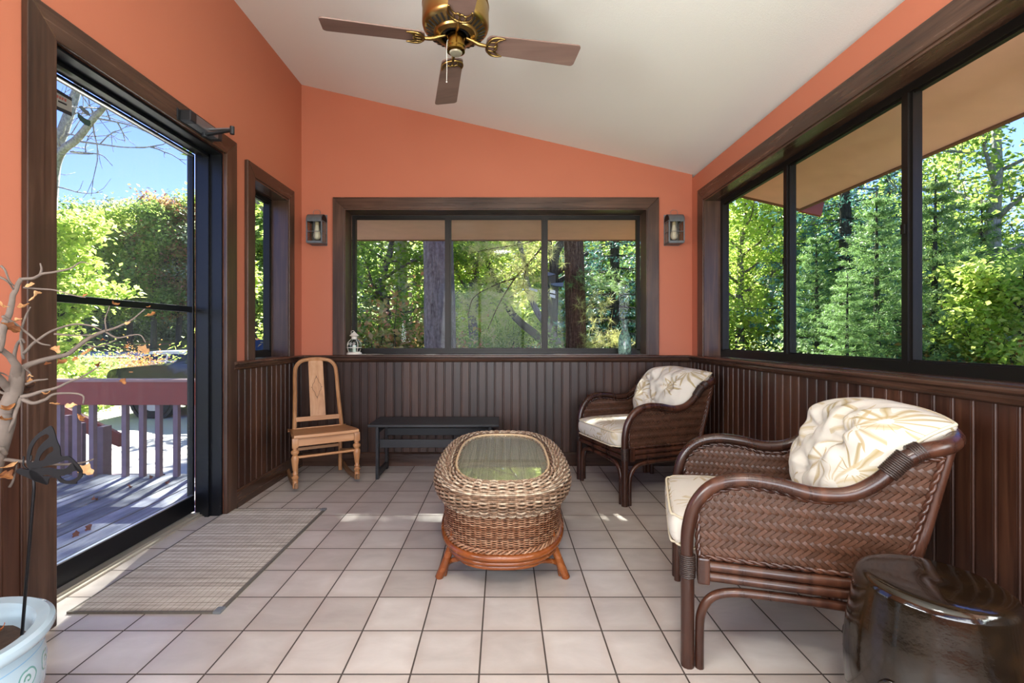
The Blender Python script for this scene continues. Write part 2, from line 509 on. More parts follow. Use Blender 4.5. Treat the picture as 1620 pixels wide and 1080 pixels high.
w5 = empty('added_window_5'); struct(w5)  # added on the left wall out of view, also for light
casing(w5, 'y', XL+CF, 1, HL2[0], HL2[1], RAIL, HL2[3], .09)
sash_window(w5, 'y', -1.835, -1, HL2[0], HL2[1], RAIL+.006, HL2[3], [-.75, -.1])
w6 = empty('added_window_6'); struct(w6)  # added window behind the camera, a fill light stands outside it
casing(w6, 'x', YF+CF, 1, HF[0], HF[1], HF[2], HF[3], .09, bottom=True)
sash_window(w6, 'x', YF-.11, -1, HF[0], HF[1], HF[2], HF[3], [-.5, .45])

# door
d1 = empty('door_1'); struct(d1)
casing(d1, 'y', XL+CF, 1, HD[0], HD[1], 0, HD[3], .11)
reveal(d1, 'y', XL, XL-WT+.01, HD[0], HD[1], 0, HD[3], .012, (BLACK, BLACK), sill=False)
XD = XL-WT+.005     # storm door plane
b = MB()
b.box(XL-.07, XL-.095, HD[0]+.012, HD[0]+.03, 0, HD[3]-.012); b.box(XL-.07, XL-.095, HD[1]-.03, HD[1]-.012, 0, HD[3]-.012)
b.box(XL-.07, XL-.095, HD[0]+.012, HD[1]-.012, HD[3]-.03, HD[3]-.012)
b.build('door_stop', BLACK, d1)
y0, y1, z0, z1 = HD[0]+.012, HD[1]-.012, .03, HD[3]-.012
b = MB()
b.box(XD-.035, XD, y0, y0+.05, z0, z1); b.box(XD-.035, XD, y1-.018, y1, z0, z1)
b.box(XD-.035, XD, y0, y1, z0, z0+.10); b.box(XD-.035, XD, y0, y1, z1-.012, z1)
b.box(XD-.030, XD-.002, y0, y1, 1.247, 1.281)
b.box(XD-.02, XD+.012, y0, y0+.03, z0, z1)
b.build('door_frame', BLACK, d1, bevel=.002)
MB().box(XD-.022, XD-.017, y0+.045, y1-.015, z0+.1, z1-.01).build('pane', DGLASS, d1)
b = MB(); b.box(XD-.012, XD+.003, y0+.02, y1-.016, z1-.017, z1-.012); b.box(XD-.012, XD+.003, y0+.02, y1-.016, z0+.1, z0+.106)
b.build('glazing_bead', ALU, d1)
b = MB(); b.box(XL-.135, XD-.06, HD[0]-.0, HD[1], -.005, .022); b.box(XL-.118, XL-.136, HD[0], HD[1], 0, .010)
b.build('threshold', simple('threshold_metal', 'B8B0A4', .4, .6), d1)
DKGREY = simple('dark_grey_metal', '3A3C40', .4, .7, var=.1)
GREYM = simple('grey_metal', '85878C', .35, .8, var=.1)

# door closer: bolted to the door casing, a fitting of the door
dc = empty('door_closer', (XL+.026, 2.56, 2.26))
tag(dc, 'grey hydraulic door closer screwed to the wooden casing above the glass door', 'door closer')
MB().box(0, .006, -.15, .15, -.03, .03, bev=.002).build('mounting_plate', DKGREY, dc)
MB().box(.006, .062, -.13, .11, -.026, .026, bev=.008).build('closer_body', GREYM, dc)
MB().box(.006, .064, -.135, -.085, -.028, .028, bev=.006).build('end_cap', DKGREY, dc); MB().box(.006, .062, .10, .145, -.024, .024, bev=.006).build('end_cap', DKGREY, dc)
b = MB(); b.bar((.03, .03, -.035), (.185, .03, -.008), .022, .009); b.cyl((.03, .03, -.045), (.03, .03, -.02), .014); b.cyl((.185, .03, -.03), (.185, .03, .012), .012)
b.build('arm', DKGREY, dc)
b = MB(); b.bar((.185, .03, .0), (-.19, .015, -.02), .016, .008); b.box(-.20, -.17, -.01, .04, -.03, -.005)
b.build('connecting_rod', GREYM, dc)

# roof overhangs seen through the windows
SOFF = simple('tan_soffit', 'E2B6A6', .8, 0, .12, 6)
REDP = simple('barn_red_stain', '8E4438', .7, 0, .15, 12, .2)
b = MB()
def zs(x): return 2.2376-.23*(x-RX1)
xa = XR+WT
b.add([(xa, YF-.3, zs(xa)), (RX1, YF-.3, zs(RX1)), (RX1, 4.13, zs(RX1)), (xa, 4.13, zs(xa)),
       (xa, YF-.3, zs(xa)+.2), (RX1, YF-.3, zs(RX1)+.2), (RX1, 4.13, zs(RX1)+.2), (xa, 4.13, zs(xa)+.2)],
      [(0,3,2,1),(4,5,6,7),(0,1,5,4),(1,2,6,5),(2,3,7,6),(3,0,4,7)])
eave = empty('roof_eave'); struct(eave)
b.build('soffit', SOFF, eave)
b = MB(); b.box(RX1, RX1+.03, YF-.3, 4.16, zs(RX1)-.012, zs(RX1)+.22)
b.add([(xa-.5, 4.13, zs(xa)-.01+.115), (RX1, 4.13, zs(RX1)-.012), (RX1, 4.16, zs(RX1)-.012), (xa-.5, 4.16, zs(xa)-.01+.115),
       (xa-.5, 4.13, zs(xa)+.3), (RX1, 4.13, zs(RX1)+.2), (RX1, 4.16, zs(RX1)+.2), (xa-.5, 4.16, zs(xa)+.3)],
      [(0,3,2,1),(4,5,6,7),(0,1,5,4),(1,2,6,5),(2,3,7,6),(3,0,4,7)])
b.build('fascia', simple('brown_fascia', '6B4A38', .7, var=.1), eave)
MB().prism([(RX1+.03, zs(RX1)-.01), (RX1+.22, zs(RX1)-.055), (RX1+.245, zs(RX1)+.07), (RX1+.03, zs(RX1)+.15)], 4.165, 4.20, 'y').build('rake_board', REDP, eave)
be = empty('back_eave'); struct(be)
MB().box(-1.88, 1.78, YB+WT+.0, 5.15, 2.175, 2.36).build('soffit', SOFF, be)
MB().box(-1.88, 1.78, 5.15, 5.18, 2.165, 2.40).build('fascia', MATS['brown_fascia'], be)
# ================================================================== furniture
from mathutils import noise as mnoise
RATTAN = wood('dark_rattan', '140A07', '341C13', '69402C', 'z', .28, scale=.35)
BIND = simple('rattan_binding', '2C1E18', .4, 0, .35, 60, .3)
m = Mat('woven_strip', '4A2C1E', .36)
gi = m.n('NewGeometry')
col = m.ramp(gi.outputs['Random Per Island'], [(0, '25160F'), (.5, '332017'), (1, '432A1F')])
nn_ = m.noise(scale=420, detail=2)
m.base(m.mix(m.math('MULTIPLY', nn_, .5), col, lin('6E4A36')))
m.bump(nn_, .25, .001); STRIP = m.m

def fabric_mat():
    """cream cotton printed with olive-beige palm sprays"""
    m = Mat('palm_print_cotton', 'D0CABD', .85, spec=.2)
    uv = m.coord('UV')
    warp = m.n('VectorMath', operation='ADD'); m.l(uv, warp.inputs[0])
    nz = m.noise(uv, 6, 2, .5, out='Color')
    sc = m.n('VectorMath', operation='MULTIPLY_ADD'); m.l(nz, sc.inputs[0]); sc.inputs[1].default_value = (.06, .06, 0); sc.inputs[2].default_value = (-.03, -.03, 0)
    m.l(sc.outputs[0], warp.inputs[1])
    total = None
    for (scale, off, N, Rr, cola) in ((4.6, (0, 0, 0), 13, .15, '94804C'), (6.1, (3.7, 1.3, 0), 9, .115, 'A08C64'), (4.3, (7.1, 5.9, 0), 13, .16, 'B0A07E')):
        mp = m.mapping((1, 1, 1), (0, 0, 0), off, warp.outputs[0])
        vo = m.n('TexVoronoi', voronoi_dimensions='2D', feature='F1'); m.l(mp, vo.inputs['Vector'])
        vo.inputs['Scale'].default_value = scale; vo.inputs['Randomness'].default_value = .75
        d = m.n('VectorMath', operation='SUBTRACT'); m.l(mp, d.inputs[0]); m.l(vo.outputs['Position'], d.inputs[1])
        q = m.sep(d.outputs[0])
        ang = m.math('ARCTAN2', q[1], q[0])
        rad = m.n('VectorMath', operation='LENGTH'); m.l(d.outputs[0], rad.inputs[0])
        rc = m.sep(vo.outputs['Color'])
        a2 = m.math('ADD', ang, m.math('MULTIPLY', rc[0], 6.283))
        fan = m.math('COSINE', a2)
        # individual leaflets: thin wedges, longer in the fan direction
        st = m.math('ABSOLUTE', m.math('SINE', m.math('MULTIPLY', a2, N/2+.0)))
        fac_r = m.math('DIVIDE', rad.outputs['Value'], Rr)
        lim = m.math('ADD', .62, m.math('MULTIPLY', fan, .38))
        wid = m.math('MULTIPLY', m.math('SUBTRACT', lim, fac_r), 1.5)
        ok = m.math('GREATER_THAN', wid, st)
        ok2 = m.math('GREATER_THAN', fac_r, .10)
        on = m.math('GREATER_THAN', rc[1], .42)
        mask = m.math('MULTIPLY', m.math('MULTIPLY', ok, ok2), on)
        ink = m.math('MULTIPLY', mask, m.math('ADD', .25, m.math('MULTIPLY', m.math('SUBTRACT', 1.0, st), .6)))
        base = lin('C6C0B4') if total is None else total
        total = m.mix(ink, base, lin(cola))
    m.base(total)
    wv = m.noise(m.mapping((900, 900, 1), src=uv), 1, 1)
    cr = m.noise(m.mapping((5, 14, 1), src=uv), 1, 3, .5, .8)
    b1 = m.bump(wv, .05, .001); m.bump(cr, .35, .012, b1)
    MATS['palm_print_cotton'] = m.m
    return m.m
FAB = fabric_mat()

def grid_obj(name, fn, nu, nv, mat, parent, closed_u=False, uvscale=(1, 1), uvfn=None, smooth=True):
    """surface from fn(u,v) with u,v in 0..1, uv in metres"""
    V = []; U = []
    for i in range(nu if closed_u else nu+1):
        for j in range(nv+1):
            u, v = i/nu, j/nv
            V.append(tuple(fn(u, v))); U.append(uvfn(u, v) if uvfn else (u*uvscale[0], v*uvscale[1]))
    Fc = []; FU = []
    rows = nu
    for i in range(rows):
        i2 = (i+1) % nu if closed_u else i+1
        for j in range(nv):
            Fc.append((i*(nv+1)+j, i2*(nv+1)+j, i2*(nv+1)+j+1, i*(nv+1)+j+1))
    me = bpy.data.meshes.new(name); me.from_pydata(V, [], Fc)
    uvl = me.uv_layers.new(name='UVMap')
    data = [c for p in me.polygons for vi in p.vertices for c in U[vi]]
    uvl.data.foreach_set('uv', data)
    me.materials.append(mat)
    me.polygons.foreach_set('use_smooth', [smooth]*len(me.polygons))
    o = bpy.data.objects.new(name, me); COL.objects.link(o)
    if parent is not None: o.parent = parent
    return o

def pillow_mesh(name, W, H, Tk, M, mat, parent, tufts, seed, curl=0.0, pw=3.2, fold=.012, top_fold=0.):
    """closed pillow: two sheets; local X width, Y height, Z thickness; placed by M"""
    nu, nv = 72, 56
    def sq(a, b):       # square -> superellipse disc (a,b in -1..1)
        k = 1-.10*(b*b); l = 1-.10*(a*a)
        return a*k, b*l
    off = Vector((seed*3.1, seed*1.7, 0))
    V = []; U = []; Fc = []
    for side in (1, -1):
        for i in range(nu+1):
            for j in range(nv+1):
                a = -1+2*i/nu; b = -1+2*j/nv
                # denser near the seam
                a = math.copysign(1-(1-abs(a))**1.35, a); b = math.copysign(1-(1-abs(b))**1.35, b)
                x, y = sq(a, b)
                t = (max(0, 1-abs(a)**pw))**.5*(max(0, 1-abs(b)**pw))**.5
                px, py = x*W/2, y*H/2
                z = t*Tk/2
                if side == 1:
                    for (tx, ty, dp) in tufts:
                        dx, dy = px-tx, py-ty; r = math.hypot(dx, dy); an = math.atan2(dy, dx)
                        z -= dp*math.exp(-(r/.045)**2)*t
                        z -= fold*.8*math.exp(-(r/.11)**2)*(.5+.5*math.sin(an*5+seed+tx*20))*min(1, r/.03)*t
                    z += fold*mnoise.noise(Vector((px*9, py*5, 0))+off)*t
                    z += fold*.5*mnoise.noise(Vector((px*22, py*14, 1))+off)*t
                # puckers at the seam
                e = max(abs(a), abs(b))
                if e > .8: z += (e-.8)*5*.004*math.sin((px*1.0-py*1.3)*120+seed)*(1-t)*(1 if t > 0 else 0)
                zz = side*z
                # curl: the whole cushion bends back towards its top
                yy = py; cz = -curl*max(0, (py/(H/2)-.1))**2
                p = M @ Vector((px, yy, zz+cz))
                V.append(tuple(p)); U.append((px+.6+seed*.37, py+.6+seed*.21+(2 if side < 0 else 0)))
    n1 = (nu+1)*(nv+1)
    for s_ in range(2):
        for i in range(nu):
            for j in range(nv):
                q = [s_*n1+i*(nv+1)+j, s_*n1+(i+1)*(nv+1)+j, s_*n1+(i+1)*(nv+1)+j+1, s_*n1+i*(nv+1)+j+1]
                Fc.append(q if s_ == 0 else q[::-1])
    me = bpy.data.meshes.new(name); me.from_pydata(V, [], Fc)
    uvl = me.uv_layers.new(name='UVMap')
    uvl.data.foreach_set('uv', [c for p in me.polygons for vi in p.vertices for c in U[vi]])
    bm = bmesh.new(); bm.from_mesh(me); bmesh.ops.remove_doubles(bm, verts=bm.verts[:], dist=1e-4); bm.to_mesh(me); bm.free()
    me.materials.append(mat); me.polygons.foreach_set('use_smooth', [True]*len(me.polygons))
    o = bpy.data.objects.new(name, me); COL.objects.link(o); o.parent = parent
    # piping around the seam
    path = []
    for k in range(160):
        th = k/160*4
        s4 = int(th); f = th-s4
        a, b = [(-1+2*f, -1), (1, -1+2*f), (1-2*f, 1), (-1, 1-2*f)][s4]
        x, y = sq(a, b); px, py = x*W/2, y*H/2
        path.append(M @ Vector((px, py, -curl*max(0, (py/(H/2)-.1))**2)))
    pp = MB().tube(path, .005, 6, closed=True).build('piping', FABP, o, smooth=180)
    return o
FABP = simple('cream_piping', 'C6BAA0', .85)

def pt_in_poly(x, y, poly):
    c = False; n = len(poly); j = n-1
    for i in range(n):
        xi, yi = poly[i]; xj, yj = poly[j]
        if (yi > y) != (yj > y) and x < (xj-xi)*(y-yi)/(yj-yi)+xi: c = not c
        j = i
    return c

def weave_panel(poly, fn, sp=.0132, w=.0118, ang=40, amp=.0024):
    """diagonal over-two-under-two weave clipped to a 2D outline; fn maps (p, q, offset) to 3D"""
    b = MB()
    ca, sa = cos(R(ang)), sin(R(ang))
    # family A along (ca,-sa), family B along (ca,sa)
    xs = [p[0] for p in poly]; ys = [p[1] for p in poly]
    cx, cy = (min(xs)+max(xs))/2, (min(ys)+max(ys))/2
    L = math.hypot(max(xs)-min(xs), max(ys)-min(ys))
    det = 2*sa*ca      # spacing along the other family direction
    stepA = sp/(2*sa*ca)
    n = int(L/sp)+2
    for fam in (0, 1):
        d = (ca, -sa) if fam == 0 else (ca, sa)
        nrm = (sa, ca) if fam == 0 else (-sa, ca)
        for i in range(-n, n+1):
            run = []
            def flush():
                if len(run) >= 3:
                    V = []
                    for (x, y, o) in run:
                        V.append(fn(x-nrm[0]*w/2, y-nrm[1]*w/2, o)); V.append(fn(x+nrm[0]*w/2, y+nrm[1]*w/2, o))
                    m_ = len(run)
                    b.addq([tuple(v) for v in V], [(2*k, 2*k+1, 2*k+3, 2*k+2) for k in range(m_-1)])
                run.clear()
            K = int(L/stepA)+2
            for k2 in range(-2*K, 2*K+1):
                k = k2/2
                # crossing k along this strip: position
                bx, by = cx+nrm[0]*sp*i, cy+nrm[1]*sp*i
                # offset so that integer k falls on the other family's lines
                t = k*stepA
                # shift: distance along d where other family index is 0
                onrm = (-sa, ca) if fam == 0 else (sa, ca)
                t0 = -((bx-cx)*onrm[0]+(by-cy)*onrm[1])/(d[0]*onrm[0]+d[1]*onrm[1])
                x, y = bx+d[0]*(t0+t), by+d[1]*(t0+t)
                if not pt_in_poly(x, y, poly): flush(); continue
                sgn = 1 if (d[0]*onrm[0]+d[1]*onrm[1]) > 0 else -1
                j = k*sgn          # other family's index
                ia, jb = (i, j) if fam == 0 else (j, i)
                ph = ((ia+jb) % 6)           # constant along horizontals
                over = math.cos((ph-1)*pi/3)
                over = max(-1, min(1, over*2.2))
                o = amp*over*(1 if fam == 0 else -1)
                run.append((x, y, o))
            flush()
    return b

def twisted(path, r, pitch, n=2, seg=5):
    b = MB(); P = [Vector(p) for p in path]
    # resample finely
    L = [0]
    for a, c in zip(P, P[1:]): L.append(L[-1]+(c-a).length)
    tot = L[-1]; m = max(12, int(tot/pitch*6))
    pts = []
    for k in range(m+1):
        t = tot*k/m; i = 0
        while i < len(L)-2 and L[i+1] < t: i += 1
        f = (t-L[i])/max(1e-9, L[i+1]-L[i]); pts.append(P[i].lerp(P[i+1], f))
    for s_ in range(n):
        out = []
        for k, p in enumerate(pts):
            d = (pts[min(k+1, m)]-pts[max(k-1, 0)]).normalized()
            u = d.orthogonal().normalized(); u = (Vector((0, 0, 1))-d*d.z); u = u.normalized() if u.length > .2 else Vector((1, 0, 0))
            w_ = d.cross(u)
            a = tot*k/m/pitch*pi+2*pi*s_/n
            out.append(p+(u*cos(a)+w_*sin(a))*r*.75)
        b.tube(out, r, seg)
    return b

def wrap(b, p, d, r, n=7, w=.006):
    d = Vector(d).normalized(); p = Vector(p)
    for k in range(n):
        c = p+d*w*1.05*(k-(n-1)/2)
        b.tube([c-d*w*.5, c-d*w*.2, c+d*w*.2, c+d*w*.5], [r*.97, r*1.04, r*1.04, r*.97], 14)
    return b

def make_armchair(name, label, seed):
    ch = empty(name); tag(ch, label, 'armchair')
    arm_side = [(.305,.33,.30),(.305,.332,.38),(.306,.328,.46),(.309,.305,.545),(.313,.25,.612),(.318,.165,.640),(.323,.07,.636),(.328,-.03,.618),(.332,-.12,.628),(.334,-.19,.672),(.334,-.245,.735)]
    armp = catmull(arm_side, 6)
    for s in (1, -1):
        path = [Vector((p.x*s, p.y, p.z)) for p in armp]
        arm = MB().tube(path, [.019, .021, .022, .022, .022, .022], 12).build('armrest', RATTAN, ch, smooth=60)
        b = MB(); wrap(b, path[-2], path[-1]-path[-3], .0265, 12); wrap(b, (s*.330, -.285, .764), (-.1*s, -.9, .5), .0275, 5)
        b.build('binding', BIND, arm, smooth=60)
    back = catmull([(.334,-.235,.728),(.334,-.29,.765),(.315,-.365,.785),(.25,-.415,.80),(.12,-.44,.81),(0,-.447,.812),(-.12,-.44,.81),(-.25,-.415,.80),(-.315,-.365,.785),(-.334,-.29,.765),(-.334,-.235,.728)], 6)
    bk = MB().tube(back, .024, 12).build('back_rail', RATTAN, ch, smooth=60)
    # corner posts
    for s in (1, -1):
        p = [(s*.285, -.285, 0), (s*.285, -.285, .34), (s*.300, -.325, .55), (s*.312, -.372, .77)]
        MB().tube(catmull(p, 5), [.019, .019, .016, .014], 10).build('rear_leg', RATTAN, ch, smooth=60)
        # front leg: straight pole with a bent cane beside it
        lg = MB().tube([(s*.305, .33, 0), (s*.305, .33, .35)], .0215, 12).build('front_leg', RATTAN, ch, smooth=60)
        b = MB(); wrap(b, (s*.305, .33, .335), (0, 0, 1), .0245, 12)
        b2 = wrap(MB(), (s*.300, .285, .325), (0, 1, 0), .034, 8, .005)
        b.build('binding', BIND, lg, smooth=60)
        MB().box(s*.305-.019, s*.305+.019, .262, .300, .285, .372, bev=.006).build('binding', RATTAN, lg)
        side = catmull([(s*.303, .293, 0), (s*.303, .293, .10), (s*.303, .288, .18), (s*.302, .258, .236), (s*.300, .20, .262), (s*.297, .10, .268), (s*.292, -.05, .268), (s*.288, -.18, .262), (s*.286, -.235, .236), (s*.285, -.245, .18), (s*.285, -.248, .08), (s*.285, -.25, .0)], 5)
        MB().tube(side, .0145, 10).build('bent_cane', RATTAN, ch, smooth=60)
        for z, r in ((.342, .017), (.308, .0165)):
            MB().tube([(s*.303, .30, z), (s*.287, -.285, z)], r, 10).build('seat_rail', RATTAN, ch, smooth=60)
    for y, hw in ((.33, .305), (-.285, .285)):
        for z in (.342, .308):
            MB().tube([(-hw, y, z), (hw, y, z)], .0165, 10).build('seat_rail', RATTAN, ch, smooth=60)
        h2 = hw-.043
        p = catmull([(-h2, y, 0), (-h2, y, .14), (-h2+.004, y, .19), (-h2+.035, y, .242), (-h2+.10, y, .264), (0, y, .268), (h2-.10, y, .264), (h2-.035, y, .242), (h2-.004, y, .19), (h2, y, .14), (h2, y, 0)], 5)
        MB().tube(p, .0145, 10).build('bent_cane', RATTAN, ch, smooth=60)
    # woven side panels in (y,z)
    def sx(y, z):   # how far out the side stands
        t = max(0, min(1, (z-.36)/.4)); u = max(0, min(1, (.33-y)/.7))
        return .303-.016*u*(1-t)+.028*u*t
    top = [(p.y, p.z-.026) for p in armp if p.z > .40]
    top[0] = (.300, .40)
    outline = [(.300, .370)]+[(min(y, .303), z) for y, z in top]+[(-.30, .745), (-.352, .755), (-.300, .52), (-.272, .370)]
    for s in (1, -1):
        b = weave_panel(outline, lambda y, z, o: (s*(sx(y, z)+o), y, z))
        b.build('side_panel', STRIP, ch, smooth=180)
        ring = outline+[outline[0]]
        rp = [Vector((s*(sx(y, z)+.002), y*.985, z*.992+.003)) for y, z in ring]
        twisted(rp, .0056, .032).build('braided_edge', RATTAN, ch, smooth=180)
    # woven back panel in (x,z)
    def by(x, z):
        t = (z-.36)/.44
        return -.285-.10*t-.055*t*max(0, 1-(x/.31)**2)-.012*max(0, 1-(x/.3)**2)
    ob = [(-.275, .37), (.275, .37), (.297, .60), (.31, .765), (.24, .782), (0, .79), (-.24, .782), (-.31, .765), (-.297, .60)]
    weave_panel(ob, lambda x, z, o: (x, by(x, z)-o, z)).build('back_panel', STRIP, ch, smooth=180)
    rp = [Vector((x*.985, by(x, z)-.002, z)) for x, z in ob+[ob[0]]]
    twisted(rp, .0042, .028).build('braided_edge', BIND, ch, smooth=180)
    # seat cushion: boxed, bulging
    W, Dp, Hh = .545, .60, .135
    def seatf(u, v):
        th = u*2*pi; ph = -pi/2+v*pi
        def se(c, e): return math.copysign(abs(c)**e, c)
        x = se(cos(th), .22)*se(cos(ph), .20); y = se(sin(th), .22)*se(cos(ph), .20); z = se(sin(ph), .55)
        X = x*W/2; Y = y*Dp/2
        zz = z*Hh/2
        if z > 0: zz += .018*(1-x*x)*(1-y*y)+.005*mnoise.noise(Vector((X*8+seed, Y*8, 0)))
        Y += .012*(y > .9)*(1-z*z)
        return (X, Y+.075, .423+zz)
    def seatuv(u, v):
        p = seatf(u, v)
        s_ = (p[2]-.423)
        return (p[0]+.5+seed*.4, p[1]+.5+(0 if s_ > 0 else s_*1.2)+s_*.8*(1 if abs(p[1]-.075) > .29 else 0))
    seat = grid_obj('seat_cushion', seatf, 96, 32, FAB, ch, closed_u=True, uvfn=seatuv)
    for z, k in ((.423+.048, .988), (.423-.048, .988)):
        path = []
        for i in range(120):
            th = i/120*2*pi
            def se(c, e): return math.copysign(abs(c)**e, c)
            path.append((se(cos(th), .22)*W/2*k, se(sin(th), .22)*Dp/2*k+.075+(.010 if sin(th) > .9 else 0), z))
        MB().tube(path, .0045, 6, closed=True).build('piping', FABP, seat, smooth=180)
    # slatted seat support
    b = MB()
    for k in range(9): b.box(-.28, .28, -.26+k*.065, -.235+k*.065, .340, .352)
    b.build('seat_support', RATTAN, ch)
    # back cushion
    M = Matrix.Translation((0.0, -.235, .690)) @ Matrix.Rotation(R(116), 4, 'X') @ Matrix.Rotation(pi, 4, 'Y')
    pillow_mesh('back_cushion', .60, .47, .25, M, FAB, ch, [(-.12, .03, .05), (.12, .03, .05), (0, -.12, .03)], seed, curl=.14, fold=.032)
    return ch
c1 = make_armchair('armchair', 'dark rattan armchair nearest the camera, with a palm print cushion, beside the glazed drum stool', 1)
c1.location = (.711+.954*.33, 1.842-.30*.33, 0); c1.rotation_euler = (0, 0, R(72.5))
c2 = make_armchair('armchair', 'dark rattan armchair in the far corner between the two big windows, cream palm print cushions', 2)
c2.location = (.694+.946*.33, 3.293+.323*.33, 0); c2.rotation_euler = (0, 0, R(108.8))

# ------------------------------------------------------------------ wicker coffee table
def superell(a, b, n, m):
    """m points equally spaced by arc length, with outward normals"""
    K = 2000
    th = np.linspace(0, 2*pi, K+1)
    x = a*np.sign(np.cos(th))*np.abs(np.cos(th))**(2/n); y = b*np.sign(np.sin(th))*np.abs(np.sin(th))**(2/n)
    d = np.hypot(np.diff(x), np.diff(y)); L = np.concatenate([[0], np.cumsum(d)])
    s = np.linspace(0, L[-1], m, endpoint=False)
    px = np.interp(s, L, x); py = np.interp(s, L, y)
    tx = np.roll(px, -1)-np.roll(px, 1); ty = np.roll(py, -1)-np.roll(py, 1)
    l = np.hypot(tx, ty); return px, py, ty/l, -tx/l, L[-1]
def wick_mat(name, cols, bumpscale=400):
    m = Mat(name, cols[1], .5)
    gi = m.n('NewGeometry')
    n1 = m.noise(scale=60, detail=3)
    n2 = m.noise(scale=bumpscale, detail=2)
    f = m.math('ADD', m.math('MULTIPLY', gi.outputs['Random Per Island'], .3), m.math('ADD', m.math('MULTIPLY', n1, .45), m.math('MULTIPLY', n2, .3)))
    m.base(m.ramp(f, [(.25, cols[0]), (.5, cols[1]), (.75, cols[2])]))
    m.bump(n2, .5, .002); MATS[name] = m.m; return m.m
SEAGRASS = wick_mat('braided_seagrass', ['281A12', '7C5E46', 'D4C4AA'])
WICKER = wick_mat('woven_wicker', ['2C180E', '744628', 'B08A6C'])
HONEY = wood('honey_cane', '4A2410', '7E421C', 'A86A38', 'x', .25, scale=.4)
DARKFILL = simple('dark_core', '2A1A10', .9)
ct = empty('coffee_table', (0, 2.50, 0)); tag(ct, 'oval wicker coffee table with inset glass top standing mid floor', 'coffee table')
TA, TB, SEN = .338, .585, 2.7
COLS_ = 78
def rim_prof():
    pts = catmull([(.112, .452, 0), (.092, .466, 0), (.055, .478, 0), (.018, .458, 0), (.0, .418, 0), (.006, .378, 0), (.030, .348, 0), (.060, .335, 0)], 10)
    P = np.array([(p.x, p.y) for p in pts]); d = np.hypot(*np.diff(P, axis=0).T); L = np.concatenate([[0], np.cumsum(d)])
    return P, L
P_, L_ = rim_prof()
NR = 34; m_ = COLS_*4
px, py, nx, ny, per = superell(TA, TB, SEN, m_)
b = MB(); seg = 5
tt = np.arange(m_)
for r in range(NR):
    s = L_[-1]*(r+.5)/NR
    ins = np.interp(s, L_, P_[:, 0]); z = np.interp(s, L_, P_[:, 1])
    s2 = min(L_[-1], s+.004); s1 = max(0, s-.004)
    dx_, dz_ = np.interp(s2, L_, P_[:, 0])-np.interp(s1, L_, P_[:, 0]), np.interp(s2, L_, P_[:, 1])-np.interp(s1, L_, P_[:, 1])
    l = math.hypot(dx_, dz_); out_r, out_z = -dz_/l, -dx_/l       # outward normal: radial(-ins) and z
    if r < NR*.5 and out_z < 0: out_r, out_z = -out_r, -out_z
    if r >= NR*.5 and out_r < 0: out_r, out_z = -out_r, -out_z
    ph = .0066*np.sin(tt/4*pi+pi*(r % 2)+np.random.uniform(-.12, .12))+np.random.uniform(-.0008, .0008)
    # inset of the superellipse along its normal keeps the corners soft
    k = -ins+ph*out_r
    X = px+nx*k; Y = py+ny*k; Z = z+ph*out_z
    b.tube(np.stack([X, Y, Z], 1), .0048, seg, closed=True)
b.build('woven_rim', SEAGRASS, ct, smooth=180)
# solid core beneath the rim weave
prof = [(p[0]+.009, p[1]-.003 if i < 40 else p[1]) for i, p in enumerate(P_)]
pc = superell(TA, TB, SEN, 160)
def ring_surface(b, prof, pc):
    V = []; m = len(pc[0])
    for ins, z in prof:
        for i in range(m): V.append((pc[0][i]-pc[2][i]*ins, pc[1][i]-pc[3][i]*ins, z))
    q = [(r*m+i, r*m+(i+1) % m, (r+1)*m+(i+1) % m, (r+1)*m+i) for r in range(len(prof)-1) for i in range(m)]
    return b.addq(V, q)
core = ring_surface(MB(), prof[::4], pc).build('rim_core', DARKFILL, ct, smooth=180)
# body
BA, BB = .285, .525
NB, CB = 34, 116; m_ = CB*4
b = MB()
tt = np.arange(m_)
for r in range(NB):
    z = .345-(.345-.178)*(r+.5)/NB
    k = -.012*(1-abs(z-.26)/.09)*0+.010*(z-.17)/.17
    px, py, nx, ny, per = superell(BA, BB, SEN, m_)
    # ends carry a chevron: columns slant with depth
    side = np.sign(px)*np.where(np.abs(py) > .40, 1, 0)
    slant = side*r*.055
    ph = .0042*np.sin((tt/4)*pi+pi*(r % 2)+slant*0)+.0008*np.sin(tt/4*pi/2+slant*4)
    X = px+nx*(k+ph); Y = py+ny*(k+ph)
    b.tube(np.stack([X, Y, np.full(m_, z)], 1), .0029, 4, closed=True)
b.build('woven_body', WICKER, ct, smooth=180)
pb = superell(BA, BB, SEN, 140)
ring_surface(MB(), [(-.004, .35), (.004, .27), (.006, .17)], pb).build('body_core', DARKFILL, ct, smooth=180)
def ringtube(a, b_, z, r, n=96):
    q = superell(a, b_, SEN, n); return [(q[0][i], q[1][i], z) for i in range(n)]
# plaited edge at the foot of the body
q = superell(BA+.005, BB+.005, SEN, 400); b = MB()
for s_ in range(3):
    ph = np.arange(400)/400*2*pi*36+s_*2*pi/3
    b.tube(np.stack([q[0]+q[2]*.006*np.cos(ph), q[1]+q[3]*.006*np.cos(ph), .182+.009*np.sin(ph)], 1), .0048, 5, closed=True)
b.build('plaited_edge', WICKER, ct, smooth=180)
MB().tube(ringtube(BA+.012, BB+.012, .160, 0), .0155, 10, closed=True).build('cane_ring', HONEY, ct, smooth=180)
MB().tube(ringtube(BA+.004, BB+.004, .133, 0), .0125, 10, closed=True).build('cane_ring', HONEY, ct, smooth=180)
